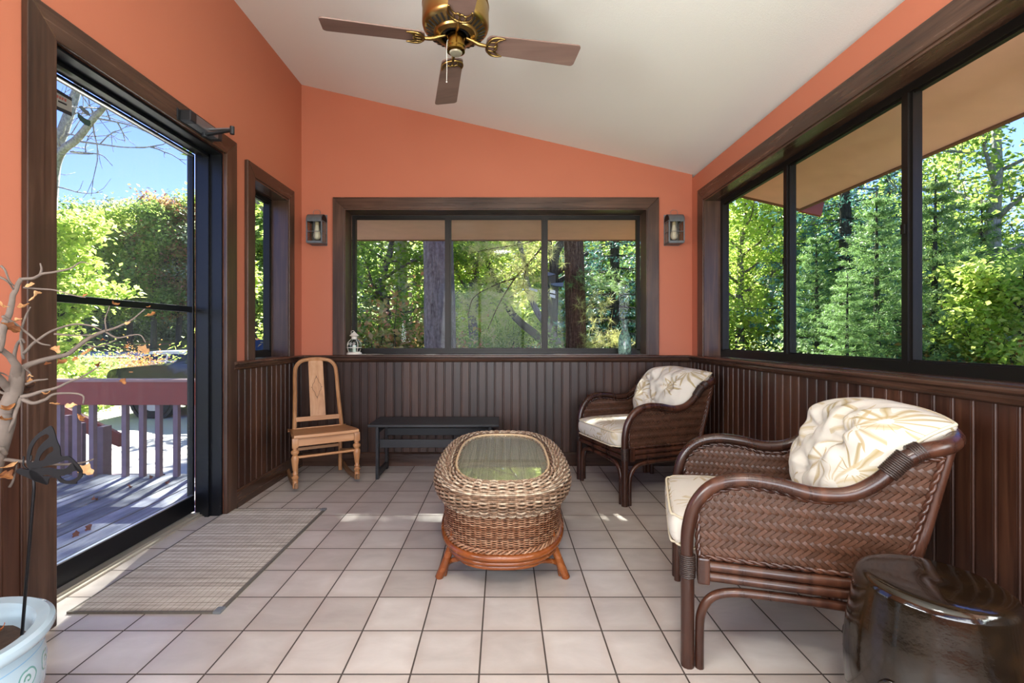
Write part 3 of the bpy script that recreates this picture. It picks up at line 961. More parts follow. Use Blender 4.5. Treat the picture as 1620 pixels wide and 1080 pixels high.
# legs
for sx_ in (1, -1):
    for sy_ in (1, -1):
        p = catmull([(sx_*.212, sy_*.378, .30), (sx_*.228, sy_*.384, .17), (sx_*.258, sy_*.386, .08), (sx_*.290, sy_*.386, 0)], 5)
        MB().tube(p, [.016, .018, .0185, .019], 10).build('leg', HONEY, ct, smooth=60)
# curved brace cane hugging each end, running down beside the legs
for sy_ in (1, -1):
    q = superell(BA-.008, BB-.008, SEN, 200)
    end = [(q[0][i], q[1][i]) for i in range(200) if q[1][i]*sy_ > .41]
    end.sort(key=lambda p: p[0])
    path = [(-.268, sy_*.366, .0), (-.250, sy_*.37, .06)]+[(x, y, .112) for x, y in end[2:-2:3]]+[(.250, sy_*.37, .06), (.268, sy_*.366, .0)]
    MB().tube(catmull(path, 4), .0115, 8).build('end_brace', HONEY, ct, smooth=60)
# top: woven mat, glass, cane bead
def disc(a, b_, z, th, n=96):
    q = superell(a, b_, 3.0, n)
    return MB().prism([(q[0][i], q[1][i]) for i in range(n)], z-th, z, 'z')
m = Mat('woven_table_mat', 'A8A08A', .6)
s3 = m.sep()
st = m.math('FRACT', m.math('DIVIDE', s3[0], .0062)); row = m.math('FLOOR', m.math('DIVIDE', s3[0], .0062))
al = m.math('FRACT', m.math('ADD', m.math('DIVIDE', s3[1], .006), m.math('MULTIPLY', row, .5)))
mk = m.math('MULTIPLY', m.math('GREATER_THAN', m.math('ABSOLUTE', m.math('SUBTRACT', st, .5)), .36), 1.0)
rr = m.white(m.comb(row, 0.3, 0.1))[0]
m.base(m.mix(m.math('MULTIPLY', mk, .75), m.mix(m.math('MULTIPLY', al, .45), m.ramp(rr, [(0, 'B4AC98'), (1, 'D8D0B8')]), lin('6E6450')), lin('4C4436')))
disc(TA-.106, TB-.106, .457, .01).build('woven_mat', m.m, ct)
disc(TA-.110, TB-.110, .466, .006).build('glass_top', GTOP, ct, bevel=.001)
q = superell(TA-.103, TB-.103, 3.0, 120)
MB().tube([(q[0][i], q[1][i], .468) for i in range(120)], .0062, 8, closed=True).build('cane_bead', simple('pale_cane', 'CDB28A', .45, 0, .15, 30), ct, smooth=180)

# ------------------------------------------------------------------ glazed drum stool
m = Mat('dark_brown_glaze', '1A120A', .09, spec=.5)
n1 = m.noise(m.mapping((3, 3, 1.2)), 2.5, 5, .65, 1.2); n2 = m.noise(scale=28, detail=4, rough=.6)
m.base(m.ramp(m.math('ADD', m.math('MULTIPLY', n1, .7), m.math('MULTIPLY', n2, .3)), [(.3, '070504'), (.5, '171008'), (.66, '2A1C0C'), (.8, '3A2C1E')]))
m.set('Coat Weight', .35); m.set('Coat Roughness', .04)
m.l(m.math('ADD', .04, m.math('MULTIPLY', n2, .16)), m.b.inputs['Roughness'])
b1 = m.bump(n2, .22, .004); m.bump(m.noise(scale=9, detail=2), .12, .01, b1)
GLAZE = m.m
ds = empty('drum_stool', (1.088, 1.172, 0)); tag(ds, 'glossy dark brown glazed ceramic drum stool beside the near armchair', 'garden stool')
rt = .158
prof = [(0, .484), (.05, .487), (.10, .488), (.135, .486), (.150, .480), (.157, .470), (.160, .458), (.168, .40), (.179, .33), (.184, .25), (.180, .17), (.170, .09), (.162, .045), (.158, .0), (.13, .0), (0, .002)]
pr = catmull([(a, 0, z) for a, z in prof], 4)
MB().lathe([(max(p.x, 0), p.z) for p in pr], 96).build('stool_body', GLAZE, ds, smooth=50)
for k in range(26):
    a = 2*pi*k/26; MB().sphere((.166*cos(a), .166*sin(a), .052), .0065, 5).build('stud', GLAZE, ds, smooth=180)
# pierced coin motif on the visible side: frame, petals and a dark square opening
HOLE = simple('dark_hollow', '040302', .6)
for k, ang in enumerate((-62, 28, 118, 208)):
    a0 = R(ang); zc0 = .245; rr_ = .186
    def onb(u, v, o=0.0): # u along the surface, v up
        a = a0+u/rr_; return ((rr_+o)*cos(a), (rr_+o)*sin(a), zc0+v)
    ff = []
    bb_ = MB()
    w = .016
    fr = [onb(x, y, .001) for x, y in ((-w, -w), (w, -w), (w, w), (-w, w))]
    bb_.tube(fr+[fr[0]], .004, 6)
    for q4 in range(4):
        arc = []
        for t in range(9):
            th = q4*pi/2+pi/4+(t/8-.5)*1.15
            arc.append(onb(.040*cos(th), .040*sin(th), .001))
        bb_.tube(arc, [.001, .004, .005, .004, .001], 6)
    cm = bb_.build('coin_motif', GLAZE, ds, smooth=180)
    hb = MB(); s_ = .015
    hb.add([onb(-s_, -s_, .0015), onb(s_, -s_, .0015), onb(s_, s_, .0015), onb(-s_, s_, .0015), onb(-s_, -s_, -.02), onb(s_, -s_, -.02), onb(s_, s_, -.02), onb(-s_, s_, -.02)],
           [(0,1,2,3),(4,7,6,5),(0,4,5,1),(1,5,6,2),(2,6,7,3),(3,7,4,0)])
    hb.build('opening', HOLE, cm)

# ------------------------------------------------------------------ rocking chair
OAK = {a: wood('worn_maple_'+a, '7A4A2A', 'AE7B50', 'CDA078', a, .38, scale=.6) for a in 'xyz'}
rc = empty('rocking_chair'); tag(rc, 'small armless wooden rocking chair with an arched back in the left corner', 'rocking chair')
LEGP = [(.0175,.0),(.0175,.008),(.014,.012),(.020,.022),(.021,.032),(.015,.040),(.013,.046),(.017,.052),(.0165,.056),(.0125,.062),(.013,.080),(.018,.115),(.022,.150),(.0225,.165),(.018,.178),(.014,.184),(.019,.190),(.0245,.202),(.0235,.214),(.014,.222),(.013,.228),(.0175,.234),(.017,.242)]
SW = .215
for s in (1, -1):
    b = MB().box(s*SW-.0205, s*SW+.0205, .168, .209, .296, .362, bev=.003)
    b.lathe([(r*1.14, z+.057) for r, z in LEGP], 20, (s*SW, .188, 0))
    for k in range(10):   # reeds of the vase turning
        a = 2*pi*k/10
        b.tube([(s*SW+.0125*cos(a), .188+.0125*sin(a), .057+.075), (s*SW+.0225*cos(a), .188+.0225*sin(a), .057+.15), (s*SW+.020*cos(a), .188+.020*sin(a), .057+.172)], .003, 5)
    b.lathe([(.0185, .012), (.0185, .057), (.0175, .06)], 16, (s*SW, .188, 0))
    b.build('front_leg', OAK['z'], rc, smooth=40)
    # rocker
    pts = []
    y0r, y1r = .235, -.36
    for k in range(25):
        t = k/24; y = y0r+(y1r-y0r)*t
        zz = .42*((y+.02)**2)*(1 if y < -.02 else .55)
        pts.append((y, zz))
    poly = pts+[(y, z+.036) for y, z in pts[::-1]]
    MB().prism([(y, z+.001) for y, z in poly], s*SW*.985-.011, s*SW*.985+.011, 'x').build('rocker', wood('worn_dark_rocker_'+('a' if s > 0 else 'b'), '4A3020', '7A5638', '94704C', 'y', .45), rc, bevel=.003)
    # rear leg below seat + raked back post above
    MB().tube([(s*.165, -.17, .02), (s*.168, -.165, .36)], .015, 10).build('rear_leg', OAK['z'], rc, smooth=60)
# arched back
arch = catmull([(.178, -.150, .365), (.172, -.175, .48), (.164, -.215, .66), (.160, -.245, .80), (.150, -.256, .868), (.112, -.264, .912), (.05, -.268, .927), (0, -.269, .929), (-.05, -.268, .927), (-.112, -.264, .912), (-.150, -.256, .868), (-.160, -.245, .80), (-.164, -.215, .66), (-.172, -.175, .48), (-.178, -.150, .365)], 7)
MB().tube(arch, .0155, 4, flat=(1.05, 1.05)).build('back_bow', OAK['z'], rc, smooth=25, bevel=.003)
def backy(z): return -.150-(z-.365)*.222
MB().bar((-.166, backy(.455), .455), (.166, backy(.455), .455), .014, .036, bev=.003).build('lower_back_rail', OAK['x'], rc)
MB().bar((-.168, backy(.385), .380), (.168, backy(.385), .380), .014, .022, bev=.003).build('seat_back_rail', OAK['x'], rc)
sp = MB().add([(-.058, backy(.47)+.006, .465), (.058, backy(.47)+.006, .465), (.056, backy(.915)+.006, .918), (-.056, backy(.915)+.006, .918),
               (-.058, backy(.47)-.006, .465), (.058, backy(.47)-.006, .465), (.056, backy(.915)-.006, .918), (-.056, backy(.915)-.006, .918)],
              [(0,1,2,3),(4,7,6,5),(0,4,5,1),(1,5,6,2),(2,6,7,3),(3,7,4,0)]).build('splat', OAK['z'], rc)
dm = []
for k in range(64):
    a = 2*pi*k/64
    x = .038*math.copysign(abs(cos(a))**2.1, cos(a))*(1+.10*cos(12*a)); z = .70+.088*math.copysign(abs(sin(a))**2.1, sin(a))*(1+.06*cos(12*a))
    dm.append((x, backy(z)+.0065, z))
MB().tube(dm, .0013, 5, closed=True).build('inlay_line', simple('dark_inlay', '3A2416', .5), sp)
# seat
b = MB()
seat = [(-.225, .21), (-.205, .228), (0, .236), (.205, .228), (.225, .21), (.232, .12), (.205, -.175), (.19, -.188), (-.19, -.188), (-.205, -.175), (-.232, .12)]
ss = [(p.x, p.y) for p in catmull([(x, y, 0) for x, y in seat], 4, True)]
b.prism(ss, .362, .384).build('seat', OAK['x'], rc, bevel=.007)
MB().box(-SW+.02, SW-.02, .180, .198, .302, .360, bev=.002).build('front_apron', OAK['x'], rc)
for s in (1, -1):
    MB().bar((s*(SW-.005), .17, .328), (s*.168, -.16, .328), .014, .05).build('side_apron', OAK['y'], rc)
    MB().tube([(s*SW, .188, .235), (s*.166, -.165, .185)], .008, 8).build('stretcher', OAK['y'], rc, smooth=60)
MB().tube([(-SW, .188, .225), (SW, .188, .225)], .0095, 8).build('stretcher', OAK['x'], rc, smooth=60)
MB().bar((-.166, -.165, .225), (.166, -.165, .225), .012, .022).build('stretcher', OAK['x'], rc)
th = R(211.0)
fm = Vector((-1.282, 3.39)); fd = Vector((-sin(th), cos(th)))
rc.location = (fm.x-fd.x*.188, fm.y-fd.y*.188, 0); rc.rotation_euler = (R(3.5), 0, th); rc.location.z = .003

# ------------------------------------------------------------------ black slatted bench
BLK = simple('black_painted_wood', '1B1C1F', .42, 0, .25, 25, .1)
bn = empty('bench', (-.53, 3.725, 0)); tag(bn, 'low black slatted wooden bench against the panelling under the back window', 'bench')
for k in range(6):
    y = -.185+k*.0605
    MB().box(-.50, .50, y, y+.0545, .405, .425, bev=.003).build('slat', BLK, bn)
for s in (-1, 1):
    x = s*.435
    b = MB().box(x-.011, x+.011, -.165, -.125, 0, .405).box(x-.011, x+.011, .120, .160, 0, .405).box(x-.011, x+.011, -.125, .12, .355, .405).box(x-.011, x+.011, -.125, .12, .018, .062)
    b.build('leg_frame', BLK, bn, bevel=.002)
MB().box(-.424, .424, -.125, -.107, .235, .300).build('stretcher', BLK, bn, bevel=.002)
MB().box(-.424, .424, .10, .118, .285, .345).build('stretcher', BLK, bn, bevel=.002)

# ------------------------------------------------------------------ door mat
m = Mat('woven_grey_mat', '9A9084', .85, spec=.2)
s3 = m.sep()
rowf = m.math('DIVIDE', s3[1], .0085); row = m.math('FLOOR', rowf); fr_ = m.math('FRACT', rowf)
rv = m.white(m.comb(row, .2, .7))[0]
band = m.noise(m.comb(m.math('MULTIPLY', row, .16), .0, .0), 1.0, 2)
loc = m.noise(m.mapping((10, 40, 1)), 1.0, 3)
f = m.math('ADD', m.math('MULTIPLY', band, .55), m.math('ADD', m.math('MULTIPLY', rv, .25), m.math('MULTIPLY', loc, .35)))
c0 = m.ramp(f, [(.35, '857C70'), (.55, 'A69C90'), (.8, 'CBC3B6')])
gl = m.math('GREATER_THAN', m.math('ABSOLUTE', m.math('SUBTRACT', m.math('FRACT', m.math('DIVIDE', m.math('ADD', s3[0], m.math('MULTIPLY', s3[1], .02)), .0255)), .5)), .455)
dk = m.math('LESS_THAN', fr_, .22)
c1_ = m.mix(m.math('MULTIPLY', dk, .6), c0, lin('3E3832'))
alt = m.math('GREATER_THAN', m.math('FRACT', m.math('MULTIPLY', row, .25)), .3)
m.base(m.mix(m.math('MULTIPLY', gl, .6), c1_, lin('4A443C')))
m.bump(m.math('SUBTRACT', fr_, m.math('MULTIPLY', gl, .5)), .4, .004)
MATM = m.m
dm_ = empty('door_mat', (-1.424, 2.392, 0)); tag(dm_, 'flat woven grey door mat lying on the tiles before the glass door', 'door mat')
MB().box(-.298, .298, -.548, .548, .0005, .007).build('mat_weave', MATM, dm_)
b = MB(); b.box(.290, .304, -.552, .552, 0, .009); b.box(-.304, -.296, -.552, .552, 0, .008); b.box(-.304, .304, -.556, -.548, 0, .009); b.box(-.304, .304, .548, .554, 0, .008)
b.build('edge_binding', simple('mat_binding', '5E5850', .8, 0, .3, 60), dm_)
for x, y in ((.298, -.55), (.298, .55)):
    MB().box(x-.022, x+.008, y-(.008 if y < 0 else .03), y+(.03 if y < 0 else .008), .0, .0105, bev=.002).build('corner_patch', simple('grey_tape', '6A6E72', .6), dm_)
# ================================================================== ceiling fan
BRASS = simple('antique_brass', 'A08450', .28, 1.0, .25, 14)
BRASSD = simple('dull_brass', '7A6440', .4, .9, .3, 10)
BLADE = wood('fan_blade_wood', '5A443C', '786058', '8C746A', 'x', .45, scale=.5)
fan = empty('ceiling_fan', (-.214, 2.12, 2.45)); tag(fan, 'antique brass ceiling fan with four rosewood blades hanging from the sloped white ceiling', 'ceiling fan')
pr = [(0, .045), (.066, .045), (.068, .018), (.074, .016), (.092, .022), (.096, .030), (.137, .048), (.148, .058), (.152, .070), (.150, .150), (.153, .154), (.150, .160), (.147, .20), (.138, .225), (.11, .238), (.05, .245), (0, .246)]
mot = MB().lathe([(r, z-.0) for r, z in pr][::-1], 64).build('motor_housing', BRASS, fan, smooth=35)
b = MB()
for k in range(32):
    a = 2*pi*k/32; d = Vector((cos(a), sin(a), 0))
    b.bar(d*.101+Vector((0, 0, .0310)), d*.134+Vector((0, 0, .0455)), .009, .003, bev=.0012)
b.build('vent_slots', simple('dark_vent', '15110C', .7), mot)
MB().lathe([(.050, .022), (.062, .026), (.062, .045), (.0, .045)], 32).build('rotor_hub', simple('blue_black_steel', '2A3038', .35, .8), fan, smooth=40)
MB().lathe([(0, -.052), (.032, -.052), (.042, -.047), (.042, -.036), (.045, -.032), (.045, -.024), (.042, -.022), (.042, .018), (.038, .022), (0, .022)], 40).build('switch_housing', simple('polished_brass', '8A6A30', .18, 1.0), fan, smooth=35)
MB().lathe([(.028, -.051), (.030, -.053), (.026, -.058), (.016, -.060), (0, -.0605)], 32).build('end_cap', simple('clear_finial', 'C8C0A8', .08, .6), fan, smooth=40)
MB().cyl((0, 0, .24), (0, 0, zc(-.214)-2.45+.004), .014).lathe([(.014, .33), (.06, .36), (.07, .40), (.07, zc(-.214)-2.45+.015)], 32).build('downrod', BRASS, fan, smooth=40)
b = MB(); p = [(-.030, -.025, -.005), (-.036, -.03, -.02), (-.038, -.03, -.06), (-.037, -.03, -.15), (-.038, -.03, -.20)]
b.tube(p, .001, 6); b.sphere((-.038, -.03, -.2025), .003, 5)
b.build('pull_cord', simple('white_cord', 'E8E4DA', .6), fan, smooth=180)
NB_ = 4
for k in range(NB_):
    a = R(11.4+90*k)
    Mz = Matrix.Rotation(a, 4, 'Z')
    Mt = Mz @ Matrix.Rotation(R(-11), 4, 'X')
    # blade outline (local x outwards)
    r0, r1, w0, w1_ = .140, .585, .054, .064
    o = []
    def arc(cx_, cy_, r, a0, a1, n=6):
        return [(cx_+r*cos(R(a0+(a1-a0)*i/n)), cy_+r*sin(R(a0+(a1-a0)*i/n))) for i in range(n+1)]
    o += arc(r1-.018, w1_-.018, .018, 0, 90)+arc(r0+.03, w0-.03, .03, 90, 180)+arc(r0+.03, -w0+.03, .03, 180, 270)+arc(r1-.018, -w1_+.018, .018, 270, 360)
    bb_ = MB().prism(o, 0, .006)
    bb_.v = [np.array([tuple(Mt @ Vector(v)) for v in arr]) for arr in bb_.v]
    bl = bb_.build('blade', BLADE, fan, bevel=.0015)
    # blade iron: crescent with scalloped inner edge and spokes
    ir = MB()
    def tb(pts, r, n=6): ir.tube([Mt @ Vector((x, y, -.006)) for x, y in pts], r, n)
    outer = catmull([(.222, .050, 0), (.190, .053, 0), (.160, .040, 0), (.143, 0, 0), (.160, -.040, 0), (.190, -.053, 0), (.222, -.050, 0)], 6)
    inner = catmull([(.222, .050, 0), (.198, .040, 0), (.183, .022, 0), (.190, .008, 0), (.180, 0, 0), (.190, -.008, 0), (.183, -.022, 0), (.198, -.040, 0), (.222, -.050, 0)], 6)
    tb([(p.x, p.y) for p in outer], [.003, .0055, .006, .0055, .003]); tb([(p.x, p.y) for p in inner], [.003, .0045, .005, .0045, .003])
    for y in (-.028, 0, .028): tb([(.147+abs(y)*.25, y*.8), (.184, y)], .0035)
    # plate behind the crescent
    pl = [(p.x, p.y) for p in outer[4:-4]]
    # arm from hub
    ir.tube([Mz @ Vector(q) for q in catmull([(.045, 0, .022), (.075, 0, .012), (.105, 0, .0), (.130, 0, -.004), (.150, 0, -.004)], 5)], [.007, .0085, .009, .008, .007], 10)
    ir.build('blade_iron', BRASS, bl, smooth=180)

# ================================================================== wall lanterns
PEWTER = simple('weathered_pewter', '6C7074', .5, .5, .35, 30)
LGL = glass('lantern_glass', 'F2F0EA', 1.0)
def wall_lantern(x, label):
    l = empty('wall_lantern', (x, YB, 2.0)); tag(l, label, 'wall lamp')
    w, d, z0, z1 = .062, .118, -.115, .065
    b = MB().box(-w-.004, w+.004, -.004, 0, z0-.01, z1+.075)
    b.build('back_plate', PEWTER, l)
    b = MB(); t = .0045
    for x0 in (-w, w):
        for y0 in (-d, -.006):
            b.box(x0-t, x0+t, y0-t, y0+t, z0, z1)
        b.box(x0-t, x0+t, -d, -.006, z1-.004, z1+.004); b.box(x0-t, x0+t, -d, -.006, z0-.004, z0+.008)
        for q in (-d*.5,): b.box(x0-.0015, x0+.0015, q-.0015, q+.0015, z0, z1)
        b.box(x0-.0015, x0+.0015, -d, -.006, -.027, -.023)
    b.box(-w, w, -d-t, -d+t, z1-.008, z1+.006); b.box(-w, w, -d-t, -d+t, z0-.004, z0+.010)
    b.box(-w, w, -d-.002, -d+.002, -.027, -.023); b.box(-.0015, .0015, -d-.0015, -d+.0015, z0, z1)
    b.box(-w, w, -d, -.004, z0-.008, z0-.002)
    b.build('lantern_frame', PEWTER, l)
    # barrel roof
    arc = [( -(.006+(d-.006)*.5)+ (d*.56)*cos(pi*k/14), .062*sin(pi*k/14)) for k in range(15)]
    arc = [(y-.0, z+z1) for y, z in arc]
    inn = [(y*.97-.002, (z-z1)*.93+z1) for y, z in arc[::-1]]
    rf = MB().prism(arc+inn, -w-.003, w+.003, 'x').build('curved_roof', PEWTER, l, smooth=40)
    BI = MATS.get('black_iron') or simple('black_iron', '101113', .5, .6)
    MB().prism(arc, -w-.001, -w+.001, 'x').build('roof_end', BI, rf); MB().prism(arc, w-.001, w+.001, 'x').build('roof_end', BI, rf)
    hp = [(-.024, -.062, z1+.060), (-.030, -.062, z1+.075), (-.026, -.062, z1+.092), (-.012, -.062, z1+.100), (.012, -.062, z1+.100), (.026, -.062, z1+.092), (.030, -.062, z1+.075), (.024, -.062, z1+.060)]
    MB().tube(catmull(hp, 4), .0018, 6).build('loop_handle', PEWTER, l, smooth=180)
    MB().box(-w+.003, w-.003, -d-.001, -d+.001, z0+.008, z1-.004).box(-w-.001, -w+.001, -d+.004, -.01, z0+.006, z1-.004).box(w-.001, w+.001, -d+.004, -.01, z0+.006, z1-.004).build('pane', LGL, l)
    MB().lathe([(.016, .065), (.017, .036), (.0, .036)], 20, (0, -.06, 0)).build('socket', simple('ivory_socket', 'CFC6AE', .5), l, smooth=40)
    MB().lathe([(.014, .038), (.017, .02), (.020, -.005), (.028, -.035), (.030, -.052), (.026, -.070), (.014, -.082), (0, -.085)][::-1], 24, (0, -.06, 0)).build('bulb', simple('frosted_bulb', 'F0F0EA', .25), l, smooth=60)
    return l
wall_lantern(-1.566, 'pewter wall lantern left of the back window, near the left corner')
wall_lantern(1.447, 'pewter wall lantern right of the back window, above the far armchair')

# ================================================================== sill ornaments
WMET = simple('cream_painted_metal', 'D8CEC0', .5, 0, .1, 40)
sl = empty('candle_lantern', (-1.285, 4.015, RAIL+.006)); tag(sl, 'small cream metal and glass candle lantern on the left end of the window sill', 'lantern')
MB().lathe([(0, 0), (.066, 0), (.066, .004), (.060, .014), (.045, .020), (0, .020)], 32).build('lantern_base', WMET, sl, smooth=40)
MB().lathe([(.038, .022), (.054, .045), (.058, .07), (.052, .10), (.036, .125), (.022, .132)], 32).build('glass_globe', glass('globe_glass', 'E8F4EE', 2.0), sl, smooth=60)
b = MB()
b.tube([(.060*cos(k*pi/16), .060*sin(k*pi/16), .058) for k in range(32)], .003, 6, closed=True)
for k in range(4):
    a = k*pi/2+pi/4; c_, s_ = cos(a), sin(a)
    b.tube(catmull([(.05*c_, .05*s_, .016), (.062*c_, .062*s_, .06), (.058*c_, .058*s_, .10), (.026*c_, .026*s_, .132)], 5), .0022, 6)
b.build('wire_guard', WMET, sl, smooth=60)
MB().lathe([(.022, .128), (.024, .150), (.026, .155), (.042, .160), (.030, .170), (.010, .190), (.004, .196), (0, .197)], 28).build('lantern_cap', WMET, sl, smooth=40)
b = MB(); b.tube([(.0+.016*cos(k*pi/10)-.012, 0, .190+.014*sin(k*pi/10)) for k in range(20)], .0022, 6, closed=True)
b.build('ring_handle', WMET, sl, smooth=180)
MB().lathe([(0, .02), (.016, .02), (.016, .075), (.003, .077), (.0015, .09), (0, .09)], 20).build('candle', simple('white_wax', 'ECE6DC', .5), sl, smooth=40)
for k_ in range(3):
    b = MB(); a_ = -pi/2-.75+.5*k_
    sp_ = [((.058)*cos(a_+.20*(1-t/16)*cos(t*.6)), .058*sin(a_+.20*(1-t/16)*cos(t*.6)), .088+.018*(1-t/16)*sin(t*.6)) for t in range(15)]
    b.tube(sp_, .0018, 5); b.build('wire_scroll', WMET, sl, smooth=180)

m = Mat('bottle_glass', 'CFEBDD', .04)
m.nt.nodes.remove(m.b)
tr = m.n('BsdfTransparent'); nz = m.noise(scale=16, detail=2)
tr.inputs[0].default_value = lin('CDE8DA')
df = m.n('BsdfDiffuse')
m.l(m.ramp(m.noise(scale=22, detail=3, dist=1.5), [(.35, 'DFF2E8'), (.52, 'A9C8BA'), (.62, '6E7F84'), (.66, 'B07A82'), (.72, 'E6F2EC')], 'LINEAR'), df.inputs[0])
tl = m.n('BsdfTranslucent'); m.l(df.inputs[0].links[0].from_socket, tl.inputs[0])
a_ = m.n('MixShader'); a_.inputs[0].default_value = .6; m.l(df.outputs[0], a_.inputs[1]); m.l(tl.outputs[0], a_.inputs[2])
b_ = m.n('MixShader'); b_.inputs[0].default_value = .62; m.l(tr.outputs[0], b_.inputs[1]); m.l(a_.outputs[0], b_.inputs[2])
g_ = m.n('BsdfGlossy'); g_.inputs['Roughness'].default_value = .05
c_ = m.n('MixShader'); lw_ = m.n('LayerWeight'); m.l(m.math('ADD', .05, m.math('MULTIPLY', m.math('POWER', lw_.outputs['Facing'], 4.0), .8)), c_.inputs[0]); m.l(b_.outputs[0], c_.inputs[1]); m.l(g_.outputs[0], c_.inputs[2])
m.l(c_.outputs[0], m.out.inputs[0])
o = MB().lathe([(0, 0), (.054, 0), (.056, .01), (.055, .07), (.053, .13), (.044, .17), (.030, .20), (.025, .23), (.024, .27), (.030, .293), (.036, .300), (.033, .300), (.021, .272), (.021, .23), (.026, .20), (.040, .17), (.049, .13), (.051, .07), (.050, .012), (0, .010)], 36).build('glass_bottle', m.m, None, smooth=50)
o.location = (1.063, 4.03, RAIL+.006)
tag(o, 'pale green painted glass bottle with a flared neck on the right of the window sill', 'bottle')

# ================================================================== stickers on the door glass
def on_glass(u, v, X):
    Y = X*F/(u-UX); return Vector((X, Y, EYE-(v-VY)*Y/F))
XG = XD-.0165
def sticker(name, px, mat, parent=None, X=XG, th=.0006):
    pts = [on_glass(u, v, X) for u, v in px]
    b = MB(); n = len(pts)
    b.add([tuple(p) for p in pts]+[(p.x+th, p.y, p.z) for p in pts], [list(range(n)), list(range(n, 2*n))[::-1]]+[(i, (i+1) % n, n+(i+1) % n, n+i) for i in range(n)])
    return b.build(name, mat, parent)
s = sticker('security_sticker', [(84, 138), (113.5, 156), (113.5, 184), (84, 168)], simple('sticker_grey', '8E8884', .6))
tag(s, 'small rectangular grey and black sticker at the top left of the door glass', 'sticker')
sticker('dark_band', [(84, 137), (113.5, 155), (113.5, 160), (84, 142.5)], simple('sticker_black', '26242A', .6), s, XG+.0008)
sticker('dark_band', [(84, 165), (113.5, 178), (113.5, 184), (84, 171)], MATS['sticker_black'], s, XG+.0008)
q0 = on_glass(97, 156.5, XG+.0014); 
REDI = simple('faded_red_ink', 'A0524A', .6)
for i, (u, v) in enumerate(((91, 152.5), (95, 154.5), (99, 156.3), (103.5, 158.5))):
    sticker('red_letter', [(u-1.4, v-2.6), (u+1.4, v-1.8), (u+1.3, v+2.6), (u-1.3, v+1.8)], REDI, s, XG+.0012)
sticker('black_line', [(92, 158.5), (105.5, 164.5), (105.5, 167.3), (92, 161)], MATS['sticker_black'], s, XG+.0012)
DG = simple('dark_green_vinyl', '2F4440', .5)
s = sticker('torn_sticker', [(124, 168), (129, 167), (134, 172), (140, 176), (143.5, 184.5), (137, 181), (129, 175)], simple('grey_vinyl', '5C6468', .5))
tag(s, 'upper torn piece of a grey sticker left on the door glass', 'sticker')
s = sticker('crescent_sticker', [(123.5, 178), (126.5, 181), (134, 187), (142.5, 191), (143.5, 196), (141, 199.8), (134, 197), (127, 191), (122.5, 184)], DG)
tag(s, 'dark green crescent shaped sticker stuck below the torn grey one on the door glass', 'sticker')

# ================================================================== planter with dried tree
m = Mat('painted_porcelain', '9ABAC6', .12, spec=.6)
m.set('Coat Weight', .5)
s3 = m.sep()
ang = m.math('ARCTAN2', s3[1], s3[0]); z_ = s3[2]
nb = 16/(2*pi)
cu = m.math('SUBTRACT', m.math('FRACT', m.math('MULTIPLY', ang, nb)), .5)
lx = m.math('MULTIPLY', cu, .080); lz = m.math('SUBTRACT', z_, .300)
rad = m.math('SQRT', m.math('ADD', m.math('MULTIPLY', lx, lx), m.math('MULTIPLY', lz, lz)))
an = m.math('ARCTAN2', lz, lx)
heart = m.math('ADD', .020, m.math('MULTIPLY', m.math('ABSOLUTE', m.math('COSINE', an)), .006))
ring = m.math('LESS_THAN', m.math('ABSOLUTE', m.math('SUBTRACT', rad, heart)), .0022)
ring2 = m.math('LESS_THAN', m.math('ABSOLUTE', m.math('SUBTRACT', rad, m.math('ADD', .006, m.math('MULTIPLY', an, .0018)))), .0024)
inside = m.math('LESS_THAN', rad, heart)
band = m.math('MULTIPLY', m.math('GREATER_THAN', z_, .268), m.math('LESS_THAN', z_, .34))
lines = m.math('LESS_THAN', m.math('ABSOLUTE', m.math('SUBTRACT', z_, .342)), .0012)
base = m.mix(m.noise(scale=7, detail=3), lin('92AABA'), lin('AEBFC8'))
# flowers lower down
vo = m.n('TexVoronoi', feature='DISTANCE_TO_EDGE'); m.l(m.mapping((22, 22, 22)), vo.inputs[0]); vo.inputs['Scale'].default_value = 1
low = m.math('LESS_THAN', z_, .262)
pet = m.noise(scale=12, detail=3, dist=1.0)
f1 = m.math('MULTIPLY', low, m.math('LESS_THAN', vo.outputs[0], .045))
base = m.mix(m.math('MULTIPLY', m.math('MULTIPLY', low, m.math('GREATER_THAN', pet, .56)), .55), base, lin('CBB4CC'))
base = m.mix(m.math('MULTIPLY', m.math('MULTIPLY', low, m.math('LESS_THAN', pet, .42)), .6), base, lin('4E9A86'))
base = m.mix(m.math('MULTIPLY', f1, .65), base, lin('5E88A8'))
base = m.mix(m.math('MULTIPLY', m.math('MULTIPLY', inside, band), .35), base, lin('C7D0D4'))
base = m.mix(m.math('MULTIPLY', m.math('MULTIPLY', ring, band), .8), base, lin('3E8478'))
base = m.mix(m.math('MULTIPLY', m.math('MULTIPLY', ring2, band), .8), base, lin('2E7A62'))
base = m.mix(m.math('MULTIPLY', lines, .8), base, lin('6E9CC0'))
m.base(base); PORC = m.m
pt = empty('planter', (-1.30, 1.045, 0)); tag(pt, 'pale blue painted porcelain fishbowl planter with a wide rim in the left foreground', 'planter')
MB().lathe([(0, 0), (.115, 0), (.120, .01), (.135, .06), (.170, .15), (.192, .24), (.196, .30), (.190, .345), (.184, .362), (.205, .372), (.212, .385), (.210, .396), (.200, .402), (.176, .398), (.168, .388), (.166, .36), (.160, .34), (.120, .33), (0, .33)], 72).build('bowl', PORC, pt, smooth=40)
SOIL = simple('dark_soil', '3A2C22', .95, 0, .5, 90, 1.0)
def soilf(u, v):
    a = u*2*pi; r = v*.165
    return (r*cos(a), r*sin(a), .348+.008*mnoise.noise(Vector((r*cos(a)*25, r*sin(a)*25, 0))))
grid_obj('soil', soilf, 40, 10, SOIL, pt, closed_u=True)

